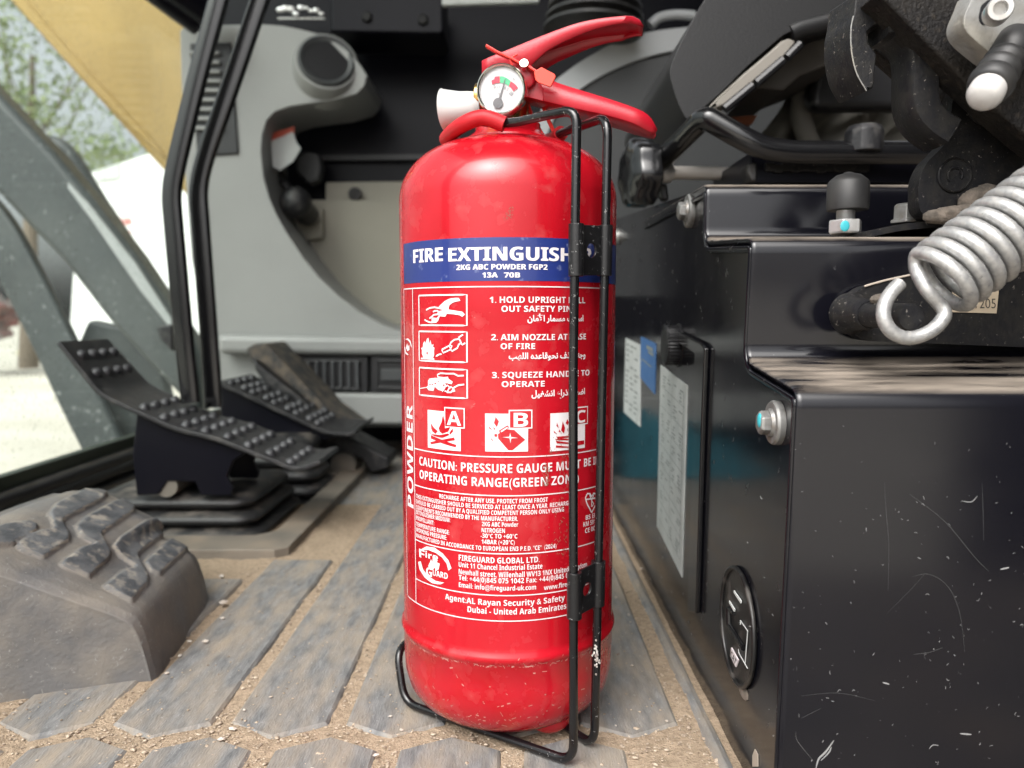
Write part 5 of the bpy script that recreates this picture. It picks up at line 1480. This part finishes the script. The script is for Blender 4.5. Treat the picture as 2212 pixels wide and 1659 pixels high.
# ================================================================== FAR SIDE OF THE CAB
YF = 1.15
def Pw(x, y, d=YF): return at_y(*ZW(x, y), d)
def trim():
    t = thing('side_trim', 'grey moulded C shaped side trim with vents and round cup opening', 'trim panel', (-.35, YF, 0))
    out = [(105, 120), (125, 98), (300, 95), (420, 92), (500, 98), (570, 112), (640, 130), (700, 160), (750, 195), (800, 250), (825, 290), (815, 330), (785, 360), (700, 385), (600, 397), (530, 408), (470, 428), (438, 465), (422, 520), (418, 580), (428, 680), (450, 760), (480, 830), (520, 900), (570, 975), (640, 1065), (720, 1140), (800, 1200), (880, 1245), (1000, 1285), (1500, 1330), (1500, 1640), (880, 1640), (300, 1640), (255, 1500), (210, 1300), (150, 1000), (120, 600)]
    pts = [Pw(x, y) for x, y in out]
    m = MB(); m.prism(pts, (0, .13, 0)); m.build('panel', m_grey, t, bevel=.016, seg=4, smooth=45)
    # rounded inner lip following the opening
    lip = [Pw(x, y, YF - .004) for x, y in out[11:31]]
    # lower lighter sill
    q = [Pw(x, y, YF - .035) for x, y in ((240, 1285), (1500, 1300), (1500, 1372), (250, 1362))]
    m = MB(); m.prism(q, (0, .05, 0)); m.build('sill', m_grey, t, bevel=.010, seg=3)
    q = [Pw(x, y, YF - .030) for x, y in ((270, 1505), (1500, 1520), (1500, 1638), (290, 1628))]
    m = MB(); m.prism(q, (0, .05, 0)); m.build('kick_panel', m_grey, t, bevel=.006, seg=2)
    # two floor vents
    for (x0, x1) in ((535, 828), (838, 1130)):
        q = [Pw(x, y, YF - .022) for x, y in ((x0, 1366), (x1, 1370), (x1, 1512), (x0, 1506))]
        m = MB(); m.prism(q, (0, .03, 0)); v = m.build('floor_vent', m_vent, t, bevel=.002)
        q = [Pw(x, y, YF - .024) for x, y in ((x0 + 30, 1385), (x1 - 30, 1389), (x1 - 30, 1494), (x0 + 30, 1488))]
        m = MB(); m.tube(q, .0022, 8, closed=True); m.build('vent_frame', m_pedal, v)
        if x0 < 800:
            m = MB()
            for k in range(7):
                xx = 600 + k * 31; m.box(Pw(xx, 1440, YF - .026), (.0032, .004, .040))
            m.build('louvres', m_vlouv, v, bevel=.001)
        else:
            m = MB(); m.box(Pw(930, 1440, YF - .026), (.04, .004, .018)); m.build('flap', m_greyd, v, bevel=.002)
    # pillar vent behind the levers
    q = [Pw(x, y, YF - .004) for x, y in ((142, 165), (300, 160), (330, 590), (170, 600))]
    m = MB(); m.prism(q, (0, .01, 0)); v = m.build('pillar_vent', m_vent, t, bevel=.002)
    m = MB()
    for k in range(9):
        y = 205 + k * 36; a = Pw(200 + k * 2, y, YF - .007); m.box(a, (.044, .008, .005))
    m.build('louvres', m_grey, v, bevel=.001)
    # round cup opening at the shoulder
    c = Pw(668, 236, YF - .008); ax = Vector((.28, -.92, .27)).normalized(); r = 106 * .5624 / FPX * YF
    m = MB(); m.lathe([(r * 1.16, -.05), (r * 1.14, -.008), (r * 1.06, .0005), (r * .9, .001)], c, ax, 48); m.build('cup_shoulder', m_grey, t, smooth=60)
    m = MB(); m.lathe([(r * .98, .0), (r * .97, .003), (r * .90, .0055), (r * .80, .0045), (r * .74, .0015), (r * .5, .001)], c, ax, 48); o = m.build('cup_ring', m_greyd, t, smooth=50)
    m = MB(); m.lathe([(r * .745, .0020), (r * .70, .0018), (r * .3, .0017), (.0001, .0017)], c, ax, 40); m.build('cup_inside', m_vent, o, smooth=50)
trim()
def behind_trim():
    t = thing('beige_cover', 'beige service cover set inside the grey trim opening', 'cover panel', Pw(800, 900, 1.27))
    q = [Pw(x, y, 1.275) for x, y in ((440, 770), (640, 768), (980, 770), (998, 770), (998, 1400), (440, 1400))]
    m = MB(); m.prism(q, (0, .03, 0)); m.build('door', m_beige, t, bevel=.003)
    q = [Pw(x, y, 1.29) for x, y in ((665, 700), (998, 695), (998, 775), (665, 775))]
    m = MB(); m.prism(q, (0, .02, 0)); m.build('upper_flange', m_beige, t, bevel=.002)
    q = [Pw(x, y, 1.262) for x, y in ((530, 790), (655, 800), (655, 915), (540, 930))]
    m = MB(); m.prism(q, (0, .012, 0)); m.build('latch_plate', m_beige, t, bevel=.003)
    m = MB(); m.ball(Pw(545, 897, 1.25), .011, 12); m.build('latch_hole', m_vent, t)
    m = MB(); m.cyl(Pw(778, 745, 1.29), Pw(778, 745, 1.275), .011, 16); m.build('screw', m_pedal, t, bevel=.002)
    # switch knob, hose and tag in the dark opening
    t = thing('ball_knob', 'small dark ball knob on a black stalk inside the trim opening', 'knob', Pw(560, 780, 1.22))
    m = MB(); m.ball(Pw(552, 778, 1.20), .030 * .8, 20); m.build('ball', m_pedal, t, smooth=80)
    m = MB(); m.cyl(Pw(552, 778, 1.20), Pw(600, 830, 1.25), .018, 20); m.build('stalk', m_vent, t, bevel=.003)
    m = MB(); m.tube(smooth_path([Pw(550, 770, 1.22), Pw(500, 690, 1.23), Pw(470, 640, 1.24)], 6), .008, 10); m.build('cable', m_pedal, t, smooth=60)
    t = thing('warning_tag', 'pale warning tag with red top inside the trim opening', 'tag', Pw(500, 570, 1.2))
    q = [Pw(x, y, 1.19) for x, y in ((455, 540), (540, 505), (552, 545), (570, 570), (540, 620), (490, 655), (462, 640))]
    m = MB(); m.prism(q, (0, .002, 0)); m.build('tag_body', m_tagw, t)
    q = [Pw(x, y, 1.19) for x, y in ((455, 512), (545, 485), (545, 508), (455, 541))]
    m = MB(); m.prism(q, (0, .002, 0)); m.build('tag_top', m_tagr, t)
    t = thing('cup_fitting', 'grey plastic fitting behind the ball knob', 'fitting', Pw(600, 640, 1.26))
    q = [Pw(x, y, 1.26) for x, y in ((545, 600), (580, 580), (640, 590), (650, 640), (640, 690), (600, 710), (550, 660))]
    m = MB(); m.prism(q, (0, .03, 0)); m.build('body', m_greyd, t, bevel=.008, seg=3)
    # black cabinet plate with bolts at the top
    t = thing('black_plate', 'black cover plate with small bolts at the top of the far wall', 'cover plate', Pw(900, 50, 1.22))
    q = [at_y(px, py, 1.18) for px, py in ((715, -60), (955, -60), (957, 66), (950, 72), (715, 68))]
    m = MB(); m.prism(q, (0, .10, 0)); m.build('plate', m_wall, t, bevel=.005, seg=3)
    for (px, py) in ((793, 38), (914, 44)):
        c = at_y(px, py, 1.18); m = MB(); m.lathe([(.0085, 0), (.0085, .004), (.006, .006), (.0001, .006)], c, (0, -1, 0), 6); m.build('bolt', m_iron, t)
    m = MB(); q = [at_y(px, py, 1.25) for px, py in ((480, -40), (715, -40), (715, 74), (560, 60), (480, 70))]; m.prism(q, (0, .02, 0)); m.build('shelf_panel', m_wall, None, label='black panel behind the tops of the travel levers', cat='panel', origin=at_y(600, 0, 1.25))
    m = MB(); rr = random.Random(5)
    for k in range(9):
        m.ball(at_y(606 + k * 11, 30 - rr.uniform(0, 14), 1.2), rr.uniform(.003, .006), 8, (1.3, .6, .8))
    m.tube([at_y(600, 40, 1.2), at_y(702, 40, 1.2)], .0015, 8)
    m.build('metal_clips', m_steel, None, label='row of small shiny metal clips on the black panel', cat='clips', origin=at_y(650, 30, 1.2))
    m = MB(); q = [at_y(px, py, 1.17) for px, py in ((952, -40), (1165, -40), (1165, 4), (955, 11))]; m.prism(q, (0, .01, 0)); m.build('white_strip', m_paper, None, bevel=.002, label='bright white strip at the top edge of the far wall', cat='strip', origin=at_y(1050, 0, 1.17))
    m = MB(); q = [at_y(px, py, 1.31) for px, py in ((690, 335), (1300, 330), (1300, 341), (690, 346))]; m.prism(q, (0, .018, 0)); m.build('wall_rail', m_vent, None, label='thin black rail across the dark far wall', cat='rail', origin=at_y(900, 338, 1.31))
behind_trim()

def right_far():
    # dark console beside the seat with pale rounded top edge
    t = thing('seat_console', 'dark grey seat console with pale curved top edge', 'console', at_y(1350, 400, .95))
    D = .98
    arc = [(1150, 300), (1185, 195), (1230, 150), (1290, 112), (1350, 82), (1420, 66), (1490, 58), (1560, 52), (1700, 50)]
    low = [(1165, 330), (1205, 240), (1250, 195), (1310, 158), (1370, 132), (1430, 114), (1490, 105), (1560, 100), (1700, 98)]
    pa = smooth_path([at_y(a, b, D) for a, b in arc], 5); pl = smooth_path([at_y(a, b, D) for a, b in low], 5)
    m = MB(); m.prism(pa + pl[::-1], (0, .12, 0)); m.build('top_edge', m_greyl, t, bevel=.012, seg=4)
    m = MB(); m.prism(pl + [at_y(1700, 640, D), at_y(1150, 640, D)], (0, .1, 0))
    m2 = MB(); m2.prism([p + Vector((0, .006, 0)) for p in pl] + [at_y(1700, 640, D + .006), at_y(1150, 640, D + .006)], (0, .1, 0)); m2.build('side', m_greyd, t)
    m = MB(); p = [at_y(x, y, D) for x, y in ((1405, 55), (1425, 38), (1460, 32), (1500, 34))]; m.tube(smooth_path(p, 5), .006, 10); m.build('grab_edge', m_greyl, t, smooth=60)
    # joystick boot
    c = at_y(1282, 75, .95); top = at_y(1275, -60, .95)
    m = MB(); prof = []
    n = 6; L_ = (top - c).length
    for k in range(n):
        h = L_ * k / n; rr_ = .060 - .0022 * k
        prof += [(rr_ - .012, h), (rr_, h + L_ / n * .35), (rr_, h + L_ / n * .65)]
    m.lathe(prof, c, (top - c) + Vector((.008, 0, 0)), 40); m.build('joystick_boot', m_rubber, None, smooth=60, label='black ribbed rubber joystick boot behind the red squeeze lever', cat='boot', origin=c)
    # seat cushion
    t = thing('seat', 'black vinyl operator seat with worn edge and beige underside', 'seat', at_y(1600, 200, .62))
    out = [(640, -120), (560, 10), (490, 130), (430, 240), (360, 380), (300, 520), (285, 600), (310, 720), (360, 860), (420, 970), (470, 990), (540, 900), (700, 760), (900, 560), (1080, 400), (1210, 290), (1300, 250), (1450, 200), (1700, 130), (2000, 60), (2400, -20), (2400, -120)]
    D = .56
    pts = [at_y(*ZS(x, y), D) for x, y in out]
    m = MB(); m.prism(smooth_path(pts[:20], 3) + pts[20:], (0, .22, 0)); m.build('cushion', m_vinyl, t, bevel=.040, seg=8, smooth=60)
    e = smooth_path([at_y(*ZS(x, y), D + .005) for x, y in ((1260, 280), (1340, 245), (1450, 215), (1570, 185), (1720, 145))], 6)
    m = MB(); m.tube(e, .0075, 12); m.build('piping', m_vinyl, t, smooth=70)
    q = [at_y(*ZS(x, y), D - .004) for x, y in ((560, 920), (680, 790), (900, 590), (1090, 430), (1200, 330), (1260, 310), (1320, 335), (1250, 430), (1100, 560), (940, 690), (740, 850), (600, 910))]
    m = MB(); m.prism(q, (0, .05, 0)); m.build('seat_pan', M('pan_beige', (.26, .24, .21), .6), t, bevel=.004)
    q = [at_y(*ZS(x, y), D + .05) for x, y in ((1000, 700), (1100, 600), (1300, 420), (1500, 260), (1750, 200), (1750, 460), (1560, 540), (1350, 620), (1220, 735), (990, 720))]
    m = MB(); m.prism(q, (0, .1, 0)); m.build('underside', m_under, t, bevel=.012, seg=3)
    m = MB()
    for (a, b) in (((1240, 470), (1350, 360)), ((990, 680), (1210, 490)), ((730, 890), (960, 700))):
        p0, p1 = at_y(*ZS(*a), D - .004), at_y(*ZS(*b), D - .004); m.tube([p0, p1], .0032, 8)
    m.build('clip_slots', m_vent, t)
    # cloth suspension cover
    t = thing('suspension_cover', 'dusty beige cloth cover below the seat', 'cover', at_y(*ZS(1300, 900), .72))
    D = .72
    def cl(u, v):
        xL = 900 + (1500 - 900) * (1 - v) ** .8; x = xL + (2500 - xL) * u; y = 470 + (1240 - 470) * v
        p = at_y(*ZS(x, y), D); p.y += .018 * sin(u * 17 + v * 4) + .05 * abs(u - .2) * (1 if u < .2 else .2) + .010 * sin(v * 9 + u * 5); return p
    m = MB(); m.grid(cl, 60, 30); m.build('cloth', m_fabric, t, smooth=180, solid=.002)
    m = MB(); m.tube(smooth_path([at_y(*ZS(x, y), D - .02) for x, y in ((1680, 450), (1500, 530), (1400, 700), (1350, 900), (1400, 1100), (1450, 1210))], 6), .009, 10); m.build('seam', m_fabric, t, smooth=70)
    q = [at_y(*ZS(x, y), D - .05) for x, y in ((1470, 560), (1600, 470), (2500, 470), (2500, 900), (2000, 890), (1450, 900), (1420, 760))]
    m = MB(); m.prism(q, (0, .02, 0)); m.build('dark_panel', m_vent, None, bevel=.01, label='black panel under the seat behind the hook plate', cat='panel', origin=q[0])
    m = MB(); q = [at_y(*ZS(x, y), .66) for x, y in ((690, 960), (1000, 940), (960, 1010), (800, 1040))]; m.prism(q, (0, .02, 0)); m.build('orange_patch', m_orangedark, None, label='dull orange rubber strip in the shade below the seat', cat='strip', origin=q[0])
    # adjuster bail and seat rail
    t = thing('seat_bail', 'black bent steel adjuster bar under the seat', 'adjuster bar', at_y(*ZS(570, 980), .55))
    D = .53
    p = [at_y(*ZS(x, y), d) for x, y, d in ((210, 1320, .60), (545, 975, .54), (590, 965, .535), (900, 1140, .53), (1060, 1215, .53), (1300, 1245, .53), (2400, 1250, .53))]
    m = MB(); m.tube(fillet(p, .014, 6), .0078, 18); m.build('bar', m_lever, t, smooth=60)
    q = [at_y(*ZS(x, y), .545) for x, y in ((940, 1240), (1060, 1225), (2500, 1225), (2500, 1490), (940, 1490))]
    m = MB(); m.prism(q, (0, .1, 0)); m.build('rail', m_wall, t, bevel=.003)
    m = MB(); q = [at_y(*ZS(x, y), .54) for x, y in ((925, 1330), (1000, 1320), (1000, 1480), (960, 1480), (925, 1400))]; m.prism(q, (0, .02, 0)); m.build('end_bracket', m_pedal, t, bevel=.003)
    m = MB(); c = at_y(*ZS(1870, 1150), .53); m.lathe([(.0125, -.008), (.0125, .006), (.010, .010), (.0001, .010)], c, (0, 0, 1), 12); m.build('rail_bolt', m_pedal, t, bevel=.001)
    m = MB(); q = [at_y(*ZS(x, y), .55) for x, y in ((1050, 1330), (2000, 1330), (2000, 1400), (1050, 1400))]
    rr = random.Random(8)
    for k in range(12): m.box(at_y(*ZS(1100 + 70 * k, 1370 + rr.uniform(-8, 8)), .544), (.007, .004, .006))
    m.build('rail_teeth', m_iron, t, bevel=.001)
    # hand knob on its shaft
    t = thing('hand_knob', 'black lobed hand knob on a pale steel shaft', 'knob', at_y(1385, 372, .60))
    c = at_y(1381, 375, .60); ax = Vector((-.97, -.22, 0)).normalized()
    u = Vector((0, 0, 1)); w_ = ax.cross(u)
    vs = []; seg = 96; R0 = 75 / FPX * .60
    hs = [(-.010, .88), (-.008, .97), (.006, .97), (.009, .88), (.011, .6), (.011, .2)]
    for h, s in hs:
        for k in range(seg):
            a = 2 * pi * k / seg; r = R0 * s * (.95 + .05 * cos(7 * a)); vs.append(c + ax * h + (u * cos(a) + w_ * sin(a)) * r)
    m = MB(); m.add(vs, [(i * seg + k, i * seg + (k + 1) % seg, (i + 1) * seg + (k + 1) % seg, (i + 1) * seg + k) for i in range(len(hs) - 1) for k in range(seg)] + [tuple(range(seg)), tuple((len(hs) - 1) * seg + k for k in range(seg))])
    m.build('knob_wheel', m_lever, t, smooth=40)
    m = MB(); a = at_y(1400, 373, .603); b = at_y(1446, 373, .61); m.cyl(a, b, .0082, 24); m.build('ferrule', m_steel, t, bevel=.001)
    m = MB(); m.cyl(b, at_y(1626, 376, .63), .0052, 24); m.build('shaft', M('shaft_steel', (.74, .70, .65), .45, .2), t)
    m = MB(); q = [at_y(px, py, .62) for px, py in ((1422, 396), (1442, 396), (1446, 432), (1430, 432))]; m.prism(q, (0, .012, 0)); m.build('tab', m_vent, t, bevel=.002)
right_far()

# ================================================================== WINDSCREEN AND WHAT IS SEEN THROUGH IT
def windscreen():
    X0 = -.496
    zb = at_x(0, 1030, X0).z
    t = thing('windscreen', 'dusty lower windscreen pane in a black rubber seal', 'windscreen', (X0, .9, 0))
    m = MB(); m.box((X0, .80, zb + .55), (.006, 1.22, 1.10)); m.build('pane', m_glass, t)
    m = MB(); z1 = at_x(0, 1063, X0).z
    m.box((X0, .80, (zb + z1) / 2 - .002), (.012, 1.24, zb - z1 + .006)); m.build('glass_edge', m_sealgreen, t, bevel=.001)
    m = MB()
    for (px, r) in ((1085, .0085), (1112, .0095)):
        z = at_x(0, px, X0 + .012).z; m.tube([(X0 + .010, .19, z), (X0 + .010, 1.40, z)], r, 14)
    m.build('rubber_seal', m_seal, t, smooth=70)
    m = MB(); q = [(X0 - .02, -.03), (X0 + .03, -.03), (X0 + .03, .002), (X0 + .012, z1 - .026), (X0 - .02, z1 - .01)]
    m.prism([(x, .19, z) for x, z in q], (0, 1.2, 0)); m.build('sill', m_vent, t, bevel=.003)
    q = [at_y(px, py, 1.10) for px, py in ((335, 705), (372, 700), (372, 760), (345, 735))]
    m = MB(); m.prism(q, (0, .02, 0)); m.build('corner_clip', m_pedal, t, bevel=.003)
    # black roller bar at the top corner
    m = MB(); m.tube([at_y(280, -60, 1.05), at_y(430, 52, 1.12)], .017, 14); m.tube([at_y(330, -60, 1.05), at_y(470, 45, 1.12)], .02, 14); m.build('corner_bar', m_wall, None, smooth=60, label='black corner bar at the top of the windscreen', cat='bar', origin=at_y(370, 0, 1.05))
windscreen()
def outside():
    # boom
    t = thing('boom', 'large ochre yellow excavator boom beyond the windscreen', 'boom', at_y(250, 100, 1.7))
    q = [at_y(px, py, 1.7) for px, py in ((-60, -110), (20, 0), (120, 112), (240, 245), (340, 355), (400, 420), (560, 480), (900, 480), (900, -200), (-60, -200))]
    m = MB(); m.prism(q, (0, .5, 0)); m.build('boom_side', m_yellow, t, bevel=.012, seg=3)
    c = at_y(205, 90, 1.70)
    q = [at_y(px, py, 1.6998) for px, py in ((22, -40), (125, 82), (250, 218), (350, 325), (360, 345), (250, 243), (122, 107), (10, -20))]
    m = MB(); m.prism(q, (0, -.006, 0)); m.build('edge_flange', m_yellow, t, bevel=.002)
    # grey bars added outside the glass in place of pillar reflections on it
    t = thing('reflection_bar', 'broad grey bar standing in for a pillar reflection in the windscreen, edged with a pale strip', 'reflection bar', at_y(200, 500, 1.25), group='bars standing in for windscreen reflections')
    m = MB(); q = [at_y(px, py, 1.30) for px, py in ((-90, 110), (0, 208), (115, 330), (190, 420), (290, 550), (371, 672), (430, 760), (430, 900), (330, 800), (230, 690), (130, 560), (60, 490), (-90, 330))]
    m.prism(q, (0, .06, 0)); m.build('bar', m_refl_bar, t, bevel=.015, seg=4)
    m = MB(); q = [at_y(px, py, 1.285) for px, py in ((145, 392), (190, 440), (290, 565), (371, 690), (371, 715), (300, 625), (200, 480), (145, 405))]; m.prism(q, (0, .006, 0)); m.build('pale_strip', m_refl_strip, t, bevel=.002)
    t = thing('reflection_bar', 'thin dark bar standing in for a windscreen reflection beside the broad one', 'reflection bar', at_y(200, 450, 1.45), group='bars standing in for windscreen reflections')
    m = MB(); p = [at_y(px, py, 1.45) for px, py in ((95, 310), (130, 318), (160, 350), (215, 440), (290, 550), (380, 680))]; m.tube(smooth_path(p, 5), .016, 14); m.build('bar', m_refl_bar, t, smooth=60)
    t = thing('reflection_bar', 'curved dark bar standing in for a reflection down to the windscreen bottom', 'reflection bar', at_y(120, 760, 1.35), group='bars standing in for windscreen reflections')
    m = MB(); p = [at_y(px, py, 1.35) for px, py in ((-120, 380), (-20, 480), (50, 600), (120, 740), (175, 860), (225, 960), (250, 1010))]; m.tube(smooth_path(p, 5), .04, 16, flat=(.012, .036), up=(0, 1, 0)); m.build('bar', m_refl_bar, t, smooth=60)
    t = thing('reflection_bar', 'short dark bar standing in for a low windscreen reflection between two pale gaps', 'reflection bar', at_y(200, 900, 1.4), group='bars standing in for windscreen reflections')
    m = MB(); q = [at_y(px, py, 1.40) for px, py in ((190, 690), (330, 720), (400, 1000), (240, 1000), (215, 880), (160, 760))]; m.prism([p + Vector((.0, .0, 0)) for p in q], (0, .03, 0)); m.build('bar', m_refl_bar, t, bevel=.008)
    # white tent
    t = thing('white_tent', 'white site tent with faded red marks behind the yellow boom', 'tent', at_y(300, 600, 14))
    q = [at_y(px, py, 14) for px, py in ((172, 382), (262, 352), (420, 300), (700, 360), (700, 742), (150, 742))]
    m = MB(); m.prism(q, (0, 5, 0)); m.build('tent_body', m_tent, t)
    m = MB(); rr = random.Random(6)
    for (x0, x1, y) in ((225, 280, 478), (235, 285, 505)):
        x = x0
        while x < x1:
            w_ = rr.uniform(4, 8); q = [at_y(px, py, 13.98) for px, py in ((x, y - 7), (x + w_, y - 7), (x + w_, y + 7), (x, y + 7))]; m.prism(q, (0, .01, 0)); x += w_ + 4
    m.build('red_marks', m_tentred, t)
    q = [at_y(px, py, 13.97) for px, py in ((208, 368), (258, 352), (258, 385), (208, 392))]; m = MB(); m.prism(q, (0, .01, 0)); m.build('window', m_paper, t)
    # tree
    t = thing('tree', 'loose leafy tree against the white sky beyond the windscreen', 'tree', at_y(60, 700, 18))
    rr = random.Random(12); tk = MB(); base = at_y(60, 760, 18); base.z = -1
    top = at_y(70, 120, 18)
    tk.tube([base, base + (top - base) * .5, top], [.22, .14, .05], 10)
    clumps = []
    for i in range(110):
        px, py = rr.uniform(-260, 340), rr.uniform(-60, 385)
        if py < 120 and rr.random() < .35: continue
        p = at_y(px, py, 18 + rr.uniform(-1.5, 1.5)); clumps.append((p, rr.uniform(.35, .85)))
        if i % 9 == 0: tk.tube([base + (top - base) * rr.uniform(.35, .9), p], [.03, .01], 6)
    tk.build('trunk', m_bark, t, smooth=60)
    m = MB()
    for (c, r) in clumps:
        for k in range(40):
            p = c + Vector((rr.gauss(0, r * .6), rr.gauss(0, r * .6), rr.gauss(0, r * .38)))
            s = rr.uniform(.045, .10); a = Vector((rr.gauss(0, 1), rr.gauss(0, 1), rr.gauss(0, 1))).normalized(); b = a.orthogonal().normalized()
            m.add([p - a * s, p + b * s * .5, p + a * s, p - b * s * .5], [(0, 1, 2, 3)])
    m.build('crown', m_leaf, t, fix=False)
    # dark heap of scrap at the edge of the yard
    m = MB(); rr = random.Random(9)
    for k in range(26):
        p = at_y(rr.uniform(-120, 45), rr.uniform(655, 728), 16 + rr.uniform(-1, 1)); m.box(p, (rr.uniform(.15, .5), .4, rr.uniform(.12, .35)), Matrix.Rotation(rr.uniform(-1, 1), 3, 'Y'))
    m.build('scrap_heap', m_scrap, None, label='dark heap of scrap on the pale yard outside', cat='scrap heap', origin=at_y(0, 720, 16))
    m = MB(); p = [at_z(px, py, -.99) for px, py in ((35, 762), (70, 758), (88, 764), (50, 772))]; m.prism(p, (0, 0, .02)); m.build('yellow_marker', M('marker_yellow', (.7, .62, .15), .7), None, label='yellow strip lying on the pale yard outside', cat='marker', origin=p[0])
outside()
# teal cloth that shows as a reflection in the seat box
m = MB()
def tc(u, v):
    x = -.12 + .19 * u; z = .082 * min(1, u * 1.25) ** .7 * sin(pi * v) + .002
    return Vector((x, .97 + .09 * v + .006 * sin(14 * u), z + .004 * sin(20 * u + 6 * v) * sin(pi * v)))
m.grid(tc, 40, 14); m.build('teal_cloth', m_tealcloth, None, smooth=180, label='teal cloth heap on the mat, seen mirrored in the seat box', cat='cloth', origin=(-.03, 1.0, 0))
